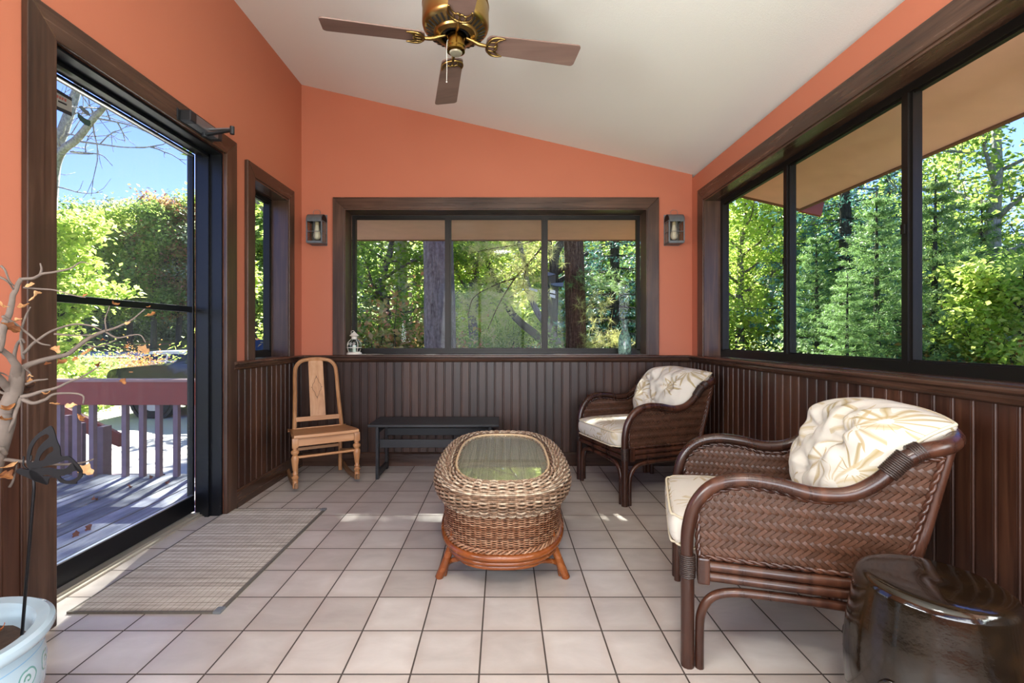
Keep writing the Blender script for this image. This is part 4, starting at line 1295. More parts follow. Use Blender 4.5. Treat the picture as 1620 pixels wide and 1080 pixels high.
BARK = simple('dry_grey_bark', '5C5048', .8, 0, .35, 45, .6)
dt = empty('dried_tree', (-1.30, 1.045, .345)); tag(dt, 'leafless dried potted tree with a few curled brown leaves, growing in the porcelain planter', 'dried tree')
OFF = Vector((-1.30, 1.045, .345))
def Q(x, y, Y):     # crop pixels of the plant area -> local point
    return at(x/2.7, 400+y/2.7, Y)-OFF
def branch(name, pts, r0, r1, parent=dt, mat=BARK):
    P = catmull([Q(*p) for p in pts], 6)
    # knobbly
    k = [Vector(p)+Vector([mnoise.noise(Vector(p)*40+Vector((i*7, 0, 0)))*r0*.35 for i in range(3)]) for p in P]
    return MB().tube(k, [r0, (r0+r1)/2, r1], 8).build(name, mat, parent, smooth=180)
trunk = MB().tube(catmull([(-.01, -.01, -.03), (.0, .0, .05), (.02, .03, .16)]+[tuple(Q(0, 800, 1.10)), tuple(Q(28, 680, 1.11)), tuple(Q(58, 600, 1.12)), tuple(Q(72, 540, 1.12)), tuple(Q(80, 480, 1.12))], 6), [.024, .021, .017, .013], 12).build('trunk', BARK, dt, smooth=180)
BR = [([(72, 540, 1.12), (65, 480, 1.10), (30, 430, 1.08), (-20, 390, 1.05)], .010, .005),
      ([(60, 600, 1.12), (20, 560, 1.10), (-30, 500, 1.06)], .011, .006),
      ([(-10, 420, 1.05), (10, 330, 1.07), (40, 250, 1.09), (62, 170, 1.11), (90, 108, 1.12)], .0085, .0045),
      ([(80, 500, 1.12), (130, 475, 1.13), (200, 455, 1.15), (290, 430, 1.17), (350, 385, 1.19), (400, 350, 1.20), (455, 332, 1.21)], .0070, .0038),
      ([(455, 332, 1.21), (510, 312, 1.22), (560, 288, 1.23), (620, 240, 1.24)], .0032, .0015),
      ([(455, 338, 1.21), (500, 362, 1.22), (560, 352, 1.23), (600, 352, 1.24), (622, 382, 1.24)], .0026, .0012),
      ([(90, 615, 1.12), (150, 600, 1.13), (230, 578, 1.14), (330, 540, 1.16), (415, 530, 1.18)], .0055, .0015),
      ([(330, 540, 1.16), (400, 500, 1.17), (430, 478, 1.18)], .0022, .0012),
      ([(95, 625, 1.12), (140, 640, 1.12), (190, 628, 1.13), (235, 602, 1.14), (350, 606, 1.16), (354, 645, 1.16)], .0050, .0016),
      ([(-10, 880, 1.10), (60, 886, 1.11), (200, 900, 1.13), (330, 900, 1.15), (400, 880, 1.16)], .0050, .0018),
      ([(90, 112, 1.12), (140, 108, 1.13), (180, 90, 1.13), (230, 82, 1.14), (300, 66, 1.15), (345, 40, 1.15), (385, 48, 1.16)], .0040, .0012),
      ([(172, 92, 1.13), (178, 70, 1.13), (174, 44, 1.13)], .0030, .0015),
      ([(100, 148, 1.12), (150, 152, 1.13), (230, 158, 1.14), (320, 182, 1.15), (365, 190, 1.15)], .0026, .0011),
      ([(10, 270, 1.07), (60, 300, 1.09), (120, 345, 1.11), (170, 385, 1.12), (215, 395, 1.13)], .0036, .0016),
      ([(100, 430, 1.12), (150, 380, 1.13), (230, 330, 1.15), (320, 305, 1.16), (390, 310, 1.17), (435, 330, 1.18)], .0036, .0014),
      ([(230, 345, 1.14), (320, 352, 1.16), (400, 350, 1.18)], .0026, .0014),
      ([(-10, 100, 1.08), (30, 120, 1.09), (60, 160, 1.11)], .0030, .0016),
      ([(5, 55, 1.08), (22, 75, 1.08), (40, 120, 1.09), (58, 140, 1.10)], .0026, .0014),
      ([(60, 470, 1.12), (70, 400, 1.12), (95, 370, 1.12), (105, 385, 1.12)], .0042, .0020),
      ([(100, 455, 1.12), (90, 350, 1.12), (110, 270, 1.12), (130, 230, 1.12)], .0032, .0014),
      ([(0, 410, 1.08), (20, 350, 1.09), (40, 300, 1.10)], .0028, .0014),
      ([(40, 1000, 1.12), (60, 960, 1.12), (72, 900, 1.12)], .0030, .0016),
      ([(455, 330, 1.21), (450, 280, 1.21), (470, 225, 1.22)], .0018, .0010),
      ([(350, 385, 1.19), (420, 400, 1.20), (500, 370, 1.21)], .0018, .0010),
      ([(110, 560, 1.12), (150, 545, 1.12), (205, 538, 1.13)], .0034, .0016),
      ([(100, 490, 1.12), (130, 515, 1.13), (128, 545, 1.13)], .0022, .0012),
      ([(-10, 590, 1.10), (30, 605, 1.11), (70, 612, 1.12)], .0034, .0026),
      ([(90, 620, 1.12), (60, 700, 1.10), (35, 770, 1.10)], .0044, .0028),
      ([(-20, 840, 1.08), (10, 835, 1.09), (25, 860, 1.10)], .0075, .0045),
      ([(-10, 510, 1.08), (15, 515, 1.09), (40, 530, 1.10)], .0020, .0012)]
for p, r0, r1 in BR: branch('branch', p, r0, r1)
m = Mat('dry_leaf', 'B88858', .8)
gi = m.n('NewGeometry'); oi = m.n('ObjectInfo')
lc = m.ramp(m.math('ADD', m.math('MULTIPLY', m.noise(scale=60, detail=3), .6), m.math('MULTIPLY', oi.outputs['Random'], .5)), [(.25, '6A3A18'), (.5, 'A8703C'), (.8, 'D8B080')])
m.base(lc); m.translucent(lc, .35); m.bump(m.noise(scale=120), .4, .003); DRY = m.m
def curled_leaf(name, c, size, seed, mat, parent):
    rnd = random.Random(seed)
    nu, nv = 10, 12
    rot = Euler((rnd.uniform(-1, 1), rnd.uniform(-1, 1), rnd.uniform(0, 6.28))).to_matrix()
    k1, k2 = rnd.uniform(1.5, 3.5), rnd.uniform(.5, 2)
    tip = rnd.uniform(.6, 1)
    def f(u, v):
        t = v; w = (sin(pi*t**.8)**.7)*(1+.28*sin(t*14+seed))*.42
        x = (u-.5)*2*w; y = (t-.5)*1.5
        z = k1*.22*x*x*2+.22*sin(y*k2*2+seed)+.08*mnoise.noise(Vector((x*4, y*4, seed)))
        ca = k2*.5*y; x2 = x*cos(ca)-z*sin(ca); z2 = x*sin(ca)+z*cos(ca)
        return c+rot @ (Vector((x2, y, z2))*size)
    o = grid_obj(name, f, nu, nv, mat, parent)
    so = o.modifiers.new('s', 'SOLIDIFY'); so.thickness = .0008
    return o
LV = [(150, 185, 1.12, 24), (125, 135, 1.12, 16), (100, 225, 1.11, 20), (45, 315, 1.08, 30), (10, 225, 1.07, 22), (125, 550, 1.12, 17), (200, 602, 1.13, 17), (30, 660, 1.09, 30), (28, 705, 1.09, 22), (38, 905, 1.09, 38), (25, 955, 1.09, 34), (240, 415, 1.15, 20), (265, 465, 1.16, 17), (375, 420, 1.18, 24), (495, 215, 1.21, 15), (640, 262, 1.23, 18), (610, 412, 1.23, 24), (428, 478, 1.18, 16), (527, 550, 1.19, 15), (545, 397, 1.21, 12), (545, 298, 1.21, 10), (345, 700, 1.16, 22), (305, 652, 1.15, 17), (362, 930, 1.15, 32), (205, 475, 1.14, 12), (320, 452, 1.16, 11), (235, 642, 1.14, 15), (635, 228, 1.23, 9), (362, 180, 1.15, 9), (75, 290, 1.10, 18), (440, 372, 1.20, 9), (130, 525, 1.12, 9)]
for i, (x, y, Y, s_) in enumerate(LV):
    curled_leaf('leaf', Q(x, y, Y), s_/2.7*Y/F*1.5, i+3, DRY, dt)
# fallen leaf on the soil
fl_ = curled_leaf('fallen_leaf', Vector((0, 0, 0)), .022, 41, simple('rust_leaf', 'A8581E', .8, 0, .3, 60), None)
fl_.location = (-1.262, 1.165, .364)
tag(fl_, 'curled rust orange fallen leaf lying on the soil of the porcelain planter', 'leaf')

# butterfly garden stake
BMET = simple('dark_bronze_metal', '1C1A1C', .45, .7, .2, 30)
bs = empty('butterfly_stake', (0, 0, 0))
tag(bs, 'dark metal butterfly silhouette on a thin rod stuck in the porcelain planter', 'garden stake')
BY = 1.09
def Bp(x, y): return at(x/6.747, 640+y/6.75, BY)
top_ = Bp(338, 720); 
soilp = Vector((-1.30+.155, 1.075, .345))
soilp = at(31, 972, 1.09); 
MB().tube([Vector((soilp.x, soilp.y, .33)), Bp(345, 900)+Vector((0, .004, 0)), Bp(340, 700)+Vector((0, .004, 0))], .0032, 8).build('rod', BMET, bs, smooth=180)
def plate(name, outer, holes, parent, th=.0022):
    cu = bpy.data.curves.new(name, 'CURVE'); cu.dimensions = '2D'; cu.fill_mode = 'BOTH'; cu.extrude = th/2
    for ring in [outer]+holes:
        P = catmull([(x, -y, 0) for x, y in ring], 4, True)
        sp_ = cu.splines.new('POLY'); sp_.points.add(len(P)-1); sp_.use_cyclic_u = True
        for k, p in enumerate(P): sp_.points[k].co = (p.x/1000, p.y/1000, 0, 1)
    o = bpy.data.objects.new(name+'_tmp', cu); COL.objects.link(o)
    dg = bpy.context.evaluated_depsgraph_get(); me = bpy.data.meshes.new_from_object(o.evaluated_get(dg)); me.name = name
    bpy.data.objects.remove(o)
    for v in me.vertices:
        p = Bp(v.co.x*1000, -v.co.y*1000); p.y += v.co.z+(.00005*(v.co.x*1000-350))
        v.co = p
    me.materials.clear(); me.materials.append(BMET)
    q = bpy.data.objects.new(name, me); COL.objects.link(q); q.parent = parent; return q
plate('upper_wing', [(325, 690), (300, 620), (302, 520), (330, 410), (390, 320), (460, 260), (510, 232), (540, 290), (565, 400), (590, 470), (600, 560), (660, 565), (705, 600), (770, 690), (790, 750), (740, 730), (700, 640), (640, 610), (560, 640), (480, 660), (400, 680)],
      [[(335, 610), (330, 540), (355, 440), (405, 360), (470, 318), (495, 350), (450, 400), (400, 470), (375, 560), (365, 600)],
       [(410, 600), (420, 550), (460, 490), (520, 455), (530, 500), (480, 540), (450, 590)]], bs)
plate('lower_wing', [(330, 690), (480, 680), (560, 700), (640, 700), (700, 640), (740, 690), (785, 740), (785, 800), (740, 850), (735, 872), (640, 862), (590, 840), (560, 800), (500, 790), (480, 860), (430, 840), (350, 800)],
      [[(590, 780), (650, 765), (710, 735), (755, 735), (750, 790), (700, 825), (640, 830)],
       [(440, 765), (480, 755), (545, 785), (500, 778)]], bs)
plate('body', [(212, 690), (240, 670), (290, 685), (340, 700), (400, 730), (450, 800), (480, 855), (440, 850), (340, 795), (260, 745), (220, 720)], [], bs)
MB().tube([Bp(*q) for q in ((300, 690), (262, 665), (248, 640), (252, 550))], .0018, 6).tube([Bp(*q) for q in ((330, 690), (328, 600), (335, 540))], .0018, 6).build('antenna', BMET, bs, smooth=180)
# tiny turquoise clip seen on the lower left twig
# ================================================================== outdoors
def smooth(t): t = max(0., min(1., t)); return t*t*(3-2*t)
def ground_z(x, y):
    z = -.70
    z += 1.75*smooth((y-6.5)/8)*smooth((x+6)/4)*(1-smooth((x-3.5)/5))
    z += 1.1*smooth((y-58)/25)*smooth((-x-3)/10)
    return z
def gfn(u, v):
    x = -95+190*u; y = -12+120*(v**1.6)
    return (x, y, ground_z(x, y)+.04*mnoise.noise(Vector((x*.8, y*.8, 0))))
m = Mat('leaf_litter_ground', '6A5A3A', .95, spec=.1)
n1 = m.noise(scale=14, detail=6, rough=.75); n2 = m.noise(scale=.35, detail=3)
c = m.ramp(n1, [(.3, '4A3A26'), (.48, '80684A'), (.62, 'B09A78'), (.72, '6E7A3A')])
g = m.ramp(n1, [(.3, '3A4A1E'), (.6, '7C8E40'), (.8, 'A0A860')])
m.base(m.mix(m.math('GREATER_THAN', n2, .5), c, g)); m.bump(n1, .8, .05)
gr = struct(grid_obj('ground', gfn, 120, 110, m.m, None)); gr['kind'] = 'structure'
m = Mat('pale_asphalt', 'C9C4BC', .9, spec=.1); m.base(m.mix(m.noise(scale=30, detail=5), lin('B5B0A8'), lin('D6D2CA'))); ASPH = m.m
m = Mat('grey_road', '8A8C90', .9); m.base(m.mix(m.noise(scale=3, detail=5), lin('7C7E84'), lin('9A9C9E'))); ROAD = m.m
def drf(u, v):
    x = -24+21.8*u; y = 5.6+6.6*v
    return (x, y, ground_z(x, y)+.05)
struct(grid_obj('driveway', drf, 40, 24, ASPH, None))
def rdf(u, v):
    x = -95+190*u; y = 38+14*v
    return (x, y, ground_z(x, y)+.08)
struct(grid_obj('road', rdf, 60, 6, ROAD, None))

# deck
m = Mat('weathered_deck_board', '7A7E84', .75, spec=.2)
gi = m.n('NewGeometry')
n1 = m.noise(m.mapping((22, 1.6, 22)), 1, 6, .65, .8); n2 = m.noise(scale=2.5, detail=4)
f = m.math('ADD', m.math('MULTIPLY', gi.outputs['Random Per Island'], .22), m.math('ADD', m.math('MULTIPLY', n1, .5), m.math('MULTIPLY', n2, .4)))
m.base(m.ramp(f, [(.3, '3C4046'), (.5, '6C727C'), (.62, '8C929C'), (.78, 'B0B4BC')]))
m.bump(n1, .5, .006); DECK = m.m
dk = empty('deck', (-3.9, 2.0, -.05)); dk['kind'] = 'structure'
k = 0; x = -6.2
b = MB()
while x < -1.93:
    w = .138
    b.box(x+3.9, min(x+w, -1.895)+3.9, -1.9+random.uniform(-.01, 0), 1.86+random.uniform(-.02, .02), -.035, random.uniform(-.003, .002))
    x += w+.008
b.build('deck_boards', DECK, dk, bevel=.003)
MB().box(-2.3, 2.0, -1.9, 1.84, -.20, -.036).build('deck_frame', simple('deck_joist', '4A4440', .8), dk)
LOG = simple('weathered_post', '84727A', .8, 0, .25, 18, .3)
rl = empty('deck_railing', (-3.2, 3.77, -.05)); tag(rl, 'barn red top board on grey wooden balusters at the edge of the deck', 'railing')
MB().box(-1.35, 1.28, -.02, .018, .595, .782, bev=.003).build('top_board', REDP, rl)
MB().box(-1.35, 1.28, -.03, .10, .782, .80).build('cap', simple('grey_red_cap', 'A08078', .7), rl)
for u in (62, 88, 114.5, 140.5, 192.5, 220, 246, 274.5, 302.5, 330, 357, 385):
    x = (u-UX)*3.77/F+3.2
    if x > 1.3: continue
    MB().box(x-.019, x+.019, .02, .058, -.02, .60).build('baluster', LOG, rl)
def atl(u, v, Y): return at(u, v, Y)
sr = empty('stair_railing', (-3.6, 4.2, -.7)); tag(sr, 'short sloping red handrail with grey posts on the steps beyond the deck railing', 'railing')
SO = Vector((-3.6, 4.2, -.7))
a, c = at(78, 632, 4.25)-SO, at(188, 686, 4.25)-SO
a2, c2 = at(78, 662, 4.25)-SO, at(188, 707, 4.25)-SO
MB().prism([(a2.x, a2.z), (c2.x, c2.z), (c.x, c.z), (a.x, a.z)], a.y, a.y+.035, 'y').build('sloped_board', REDP, sr)
def post(u0, u1, vt, Y, d, name):
    p0, p1 = at(u0, vt, Y)-SO, at(u1, vt, Y)-SO
    MB().box(p0.x, p1.x, p0.y, p0.y+d, .0, p0.z, bev=.004).build(name, LOG, sr)
post(152, 163, 675, 3.93, .09, 'post'); post(99.5, 108, 657, 4.05, .04, 'baluster'); post(121, 130, 669, 4.05, .04, 'baluster'); post(145, 151, 681, 4.05, .04, 'baluster')
# steps
st_ = empty('porch_steps', (-3.6, 4.3, -.7)); tag(st_, 'grey wooden steps going down from the deck behind its railing', 'steps')
for k in range(3):
    MB().box(-.55, .25, .02+k*.28, .30+k*.28, .40-k*.18, .44-k*.18).build('tread', LOG, st_)
    MB().box(-.55, .25, .02+k*.28, .05+k*.28, .0, .40-k*.18).build('riser', LOG, st_)

# ------------------------------------------------------------------ foliage
def leaf_mat(name, cols, tr=.45, rough=.45):
    m = Mat(name, cols[1], rough, spec=.35)
    gi = m.n('NewGeometry')
    big = m.noise(scale=.9, detail=2)
    f = m.math('ADD', m.math('MULTIPLY', gi.outputs['Random Per Island'], .7), m.math('MULTIPLY', big, .4))
    c = m.ramp(f, [(.1, cols[0]), (.5, cols[1]), (.9, cols[2])])
    m.base(c); m.translucent(m.mix(.35, c, lin(cols[2])), tr); MATS[name] = m.m; return m.m
L_YG = leaf_mat('leaves_yellow_green', ['6A9630', 'A6C850', 'DEE480'], .58)
L_G = leaf_mat('leaves_green', ['466E2A', '7AA242', 'B4C868'], .55)
L_DG = leaf_mat('leaves_deep_green', ['2E4A28', '4C7038', '86A04E'], .4)
L_OR = leaf_mat('leaves_turning_orange', ['7A8A3A', 'C09A50', 'E09060'], .45)
L_RO = leaf_mat('leaves_pale_reddish', ['7E9048', 'A8A864', 'DC9070'], .45)
L_SP = leaf_mat('needles_blue_spruce', ['24483E', '3F6E60', '6E9C8C'], .25)
L_PN = leaf_mat('needles_soft_pine', ['3A6238', '6A9252', 'A8C078'], .45)
L_PY = leaf_mat('needles_sunlit_pine', ['8A9648', 'C0C474', 'E4DE9C'], .55)  # yellower copy of the pine needles, sunlight put into the colour
L_GR = leaf_mat('leaves_grey_green', ['52684A', '8A9A70', 'C0CA9C'], .55)
def bark_mat(name, a, b_, c, sc=(6, 6, 1.2), bs=1.0):
    m = Mat(name, b_, .9, spec=.15)
    n1 = m.noise(m.mapping(tuple(q*3 for q in sc)), 1, 6, .7, 1.0); n2 = m.noise(scale=22, detail=4)
    m.base(m.ramp(m.math('ADD', m.math('MULTIPLY', n1, .7), m.math('MULTIPLY', n2, .3)), [(.32, a), (.5, b_), (.7, c)]))
    m.bump(n1, bs, .05); MATS[name] = m.m; return m.m
BK_G = bark_mat('bark_grey', '4A4240', '7A7270', '9E9894')
BK_B = bark_mat('bark_brown_furrowed', '2E2018', '6A5040', '9A8068', (12, 12, 1.0), 1.6)
BK_D = bark_mat('bark_dark', '24221C', '4A463C', '6E6A5A')
BK_P = bark_mat('bark_pale', '6A6A68', '9A9A98', 'C0C0B8', (5, 5, 2))
rg = np.random.default_rng(11)
def leaf_cloud(P, size, rg, up=.6, asp=.62, var=.35, fold=.25):
    n = len(P)
    nrm = rg.normal(size=(n, 3)); nrm[:, 2] = np.abs(nrm[:, 2])*1+up; nrm /= np.linalg.norm(nrm, axis=1, keepdims=True)
    t = rg.normal(size=(n, 3)); t -= nrm*np.sum(t*nrm, 1, keepdims=True); t /= np.linalg.norm(t, axis=1, keepdims=True)
    w = np.cross(nrm, t)
    s = size*(1+rg.uniform(-var, var, size=(n, 1)))
    a = P-t*s*.5; c = P+t*s*.5; l = P+w*s*.5*asp+nrm*s*fold*.5-t*s*.05; r = P-w*s*.5*asp+nrm*s*fold*.5-t*s*.05
    V = np.stack([a, l, c, r], 1).reshape(-1, 3)
    q = np.arange(n)[:, None]*4
    T = np.concatenate([q+np.array([0, 2, 1]), q+np.array([0, 3, 2])], 0)
    return V, T
def mesh_np(name, V, T, mat):
    me = bpy.data.meshes.new(name)
    me.vertices.add(len(V)); me.vertices.foreach_set('co', V.astype(np.float32).ravel())
    k = T.shape[1]
    me.loops.add(len(T)*k); me.loops.foreach_set('vertex_index', T.astype(np.int32).ravel())
    me.polygons.add(len(T)); me.polygons.foreach_set('loop_start', (np.arange(len(T))*k).astype(np.int32)); 
    me.update(calc_edges=True); me.materials.append(mat); return me
def grow_broad(h, spread, seed, base=.3, nl=16, droop=0., trunk_r=None, tip=None):
    """branch skeleton -> MB of wood and array of twig points"""
    rnd = random.Random(seed); b = MB(); tips = []
    tr = trunk_r or h*.018
    tp = [Vector((0, 0, -.3))]
    n = 8
    for i in range(1, n+1):
        tp.append(Vector((rnd.uniform(-.03, .03)*h*i/n, rnd.uniform(-.03, .03)*h*i/n, h*.93*i/n)))
    tp = catmull(tp, 3); b.tube(tp, [tr*1.15, tr, tr*.75, tr*.4, tr*.12], 8)
    for k in range(nl):
        t = base+(1-base)*(k+.5)/nl*.95
        p = tp[int(t*(len(tp)-1))]
        a = k*2.4+rnd.uniform(-.4, .4)
        prof_ = sin(pi*min(1, max(.08, (t-base)/(1-base)*.85+.12)))**.6
        L = spread*prof_*rnd.uniform(.75, 1.1)
        el = rnd.uniform(.15, .7)-droop
        pts = [p]; d = Vector((cos(a)*cos(el), sin(a)*cos(el), sin(el)))
        q = p.copy()
        for s in range(5):
            d = (d+Vector([rnd.uniform(-.18, .18) for _ in range(3)])+Vector((0, 0, .05-droop*.2))).normalized()
            q = q+d*L/5; pts.append(q.copy())
        r0 = tr*(1-t)*.6+.01*h/8
        b.tube(pts, [r0, r0*.6, r0*.2], 5)
        for s in range(1, 6):
            for _ in range(3):
                base_p = pts[s]; d2 = (d+Vector([rnd.uniform(-1, 1) for _ in range(3)])).normalized()
                L2 = L*rnd.uniform(.15, .35)
                e1 = base_p+d2*L2*.5+Vector((0, 0, rnd.uniform(-.02, .08)*L2)); e2 = base_p+d2*L2
                b.tube([base_p, e1, e2], [r0*.25, r0*.15, r0*.05], 4)
                tips += [tuple(e1), tuple(e2)]
            tips.append(tuple(pts[s]))
    return b, np.array(tips)
def broad_proto(name, h, spread, seed, leaf, n, lm, bm_, base=.3, nl=16, sig=.22, droop=0., up=.5, trunk_r=None):
    b, tips = grow_broad(h, spread, seed, base, nl, droop, trunk_r)
    wood_ = b.build('trunk', bm_, None, smooth=180)
    g = np.random.default_rng(seed)
    idx = g.integers(0, len(tips), n)
    P = tips[idx]+g.normal(size=(n, 3))*np.array([sig, sig, sig*.7])
    V, T = leaf_cloud(P, leaf, g, up)
    me = mesh_np('foliage', V, T, lm)
    fo = bpy.data.objects.new('foliage', me); COL.objects.link(fo)
    r = empty(name); wood_.parent = r; fo.parent = r
    return r
def spruce_proto(name, h, spread, seed, lm, bm_, n=90, leaf=.085, levels=26, dens=1.0, tuft=False, droop=.25, base=.05):
    rnd = random.Random(seed); g = np.random.default_rng(seed); b = MB()
    b.tube([(0, 0, -.3), (.02, 0, h*.5), (0, .02, h)], [h*.017, h*.011, h*.002], 8)
    PP = []
    for k in range(levels):
        t = base+(1-base)*k/levels
        R_ = spread*(1-t)**.8*rnd.uniform(.85, 1.1)
        for j in range(6):
            a = k*1.1+j*2*pi/6+rnd.uniform(-.25, .25)
            L = R_*rnd.uniform(.8, 1.08)+.12
            pts = []
            for s in range(6):
                u = s/5; r = L*u
                z = h*t-droop*L*u+.22*L*u*u
                pts.append((r*cos(a+.05*u), r*sin(a+.05*u), z))
            b.tube(pts, [.016, .010, .003], 4)
            nn2 = int(n*dens*(L/spread+.25))
            u = g.uniform(.15, 1.0, nn2)**.8
            P = np.array(pts); px_ = np.interp(u, np.linspace(0, 1, 6), P[:, 0]); py_ = np.interp(u, np.linspace(0, 1, 6), P[:, 1]); pz_ = np.interp(u, np.linspace(0, 1, 6), P[:, 2])
            wdt = .30*L*(1-np.abs(u-.45))*g.uniform(-1, 1, nn2)*.9
            off = np.stack([-sin(a)*wdt, cos(a)*wdt, -np.abs(wdt)*.25-g.uniform(0, .10, nn2)*(1 if not tuft else 0)+g.uniform(-.03, .03, nn2)], 1)
            PP.append(np.stack([px_, py_, pz_], 1)+off)
    P = np.concatenate(PP)
    if tuft:
        k = 9; P = np.repeat(P, k, 0)+g.normal(size=(len(P)*k, 3))*.035
        V, T = leaf_cloud(P, leaf, g, .6, .10, .4, .0)
    else:
        V, T = leaf_cloud(P, leaf, g, .3, .32, .4, .1)
    wood_ = b.build('trunk', bm_, None, smooth=180)
    fo = bpy.data.objects.new('foliage', mesh_np('foliage', V, T, lm)); COL.objects.link(fo)
    r = empty(name); wood_.parent = r; fo.parent = r; return r
def shrub_proto(name, h, w, seed, leaf, n, lm, bm_):
    rnd = random.Random(seed); g = np.random.default_rng(seed); b = MB(); tips = []
    for k in range(26):
        a = rnd.uniform(0, 6.28); el = rnd.uniform(.35, 1.45); L = h*rnd.uniform(.55, 1.05)
        d = Vector((cos(a)*cos(el)*w/h, sin(a)*cos(el)*w/h, sin(el)))
        pts = [Vector((rnd.uniform(-.1, .1)*w, rnd.uniform(-.1, .1)*w, -.1))]
        for s in range(4):
            d = d+Vector([rnd.uniform(-.2, .2) for _ in range(3)]); pts.append(pts[-1]+d*L/4)
            for _ in range(4): tips.append(tuple(pts[-1]+Vector([rnd.uniform(-.22, .22)*w for _ in range(3)])*.8))
        b.tube(pts, [.012, .007, .003], 4)
    tips = np.array(tips); idx = g.integers(0, len(tips), n)
    P = tips[idx]+g.normal(size=(n, 3))*.12*h
    P[:, 2] = np.abs(P[:, 2])
    V, T = leaf_cloud(P, leaf, g, .5)
    wood_ = b.build('stems', bm_, None, smooth=180)
    fo = bpy.data.objects.new('foliage', mesh_np('foliage', V, T, lm)); COL.objects.link(fo)
    r = empty(name); wood_.parent = r; fo.parent = r; return r

PROTO = {
 'maple': broad_proto('maple_tree', 6.2, 2.3, 3, .17, 17000, L_YG, BK_D, base=.04, nl=26, sig=.20),
 'broad': broad_proto('broadleaf_tree', 8.0, 2.6, 5, .13, 15000, L_G, BK_G, base=.18, nl=24, sig=.24),
 'open': broad_proto('slender_tree', 8.5, 2.6, 8, .13, 5200, L_G, BK_P, base=.35, nl=13, sig=.20),
 'forest': broad_proto('forest_tree', 20, 5.2, 9, .42, 12000, L_GR, BK_D, base=.22, nl=24, sig=.75, trunk_r=.33),
 'shrub': shrub_proto('shrub', 1.5, 1.5, 4, .075, 6500, L_G, BK_D),
 'spruce': spruce_proto('spruce_tree', 9, 2.3, 6, L_SP, BK_D, n=95, leaf=.10),
 'pine': spruce_proto('pine_tree', 6.5, 1.9, 12, L_PN, BK_D, n=46, leaf=.13, levels=20, tuft=True, droop=.0),
 'bare': None,
}
def grow_bare(org):
    rnd = random.Random(21); b = MB()
    def limb(pts, r0, r1, twigs, tl):
        P = catmull([tuple(at(u, v, Y)-org) for u, v, Y in pts], 6)
        b.tube(P, [r0, r1], 7)
        for _ in range(twigs):
            p = P[rnd.randrange(len(P)//4, len(P))]; d = Vector((rnd.uniform(-.6, 1.0), rnd.uniform(-.5, .5), rnd.uniform(-.3, .9))).normalized()
            q = [p]
            for s in range(5):
                d = (d+Vector([rnd.uniform(-.25, .25) for _ in range(3)])).normalized(); q.append(q[-1]+d*tl/5*rnd.uniform(.7, 1.3))
                if s in (1, 3):
                    e = (d+Vector([rnd.uniform(-.8, .8) for _ in range(3)])).normalized()
                    b.tube([q[-1], q[-1]+e*tl*.2, q[-1]+(e+Vector((0, 0, .2)))*tl*.38], [.010, .004], 4)
            b.tube(q, [.018, .006], 4)
    limb([(62, 655, 11), (70, 480, 11), (78, 330, 11), (88, 240, 11), (100, 205, 11), (114, 165, 11), (126, 125, 11), (134, 80, 11)], .17, .07, 7, 1.6)
    limb([(80, 300, 11), (94, 245, 10.9), (122, 220, 10.8), (146, 190, 10.7), (165, 168, 10.6), (178, 140, 10.6)], .10, .05, 8, 1.8)
    limb([(128, 224, 10.8), (158, 228, 10.6), (200, 233, 10.5), (245, 232, 10.4)], .025, .008, 3, .9)
    limb([(112, 240, 10.9), (140, 242, 10.8), (162, 246, 10.8), (178, 262, 10.7)], .022, .007, 2, .7)
    limb([(146, 186, 10.7), (180, 192, 10.6), (212, 200, 10.5), (238, 212, 10.5)], .025, .008, 5, 1.0)
    limb([(88, 250, 11), (60, 200, 11), (30, 150, 11)], .09, .04, 6, 1.5)
    return b
used_proto = set()
def plant(kind, x, y, scale, rot, label, cat, group=None, mat=None, z=None, sz=None):
    pr_ = PROTO[kind]
    o = pr_ if kind not in used_proto else copy_tree(pr_)
    used_proto.add(kind)
    o.location = (x, y, (ground_z(x, y) if z is None else z)); o.rotation_euler = (0, 0, rot)
    o.scale = (scale, scale, sz or scale)
    for k in ('group',):
        if k in o and not group: del o[k]
    tag(o, label, cat, group)
    if mat:
        for ch in kids(o):
            if ch.name.startswith('foliage'):
                ch.material_slots[0].link = 'OBJECT'; ch.material_slots[0].material = mat
    return o
def px(u, Y): return (u-UX)*Y/F
# prototypes first keep their own materials; later copies override
def reset(o, mat): pass

# --- seen through the glass door and the narrow window
plant('maple', px(28, 9.2), 9.2, .78, .4, 'leafy yellow green maple close behind the deck railing, left in the glass door', 'tree')
bt = empty('bare_tree', (px(68, 11), 11, -.7)); grow_bare(Vector(bt.location)).build('branches', BK_P, bt, smooth=180)
tag(bt, 'bare pale grey tree with forked branches against the sky behind the yellow green maple', 'tree')
for i, (u, Y, s, r, mt) in enumerate(((128, 66, 1.05, 0, L_G), (168, 62, .98, 1.1, L_YG), (205, 70, 1.15, 2.3, L_GR), (243, 63, 1.05, 3.0, L_G), (283, 66, 1.1, 4.2, L_RO), (322, 70, 1.15, 5.0, L_G), (360, 64, 1.05, 1.7, L_GR), (402, 62, 1.05, 2.7, L_G), (440, 66, 1.1, .7, L_YG), (478, 64, 1.1, 4.0, L_G), (185, 90, 1.3, 4.4, L_GR), (262, 92, 1.3, .9, L_G), (340, 90, 1.3, 2.9, L_GR), (415, 88, 1.3, 5.5, L_DG), (60, 70, 1.1, 3.3, L_GR))):
    plant('forest', px(u, Y), Y, s, r, 'tall tree of the wood across the road, seen through the glass door and narrow window', 'tree', 'trees of the wood across the road', mt)
plant('shrub', px(183, 12.6), 12.6, .80, .3, 'low shrub with orange turning leaves left of the dark parked car', 'shrub', mat=L_OR)
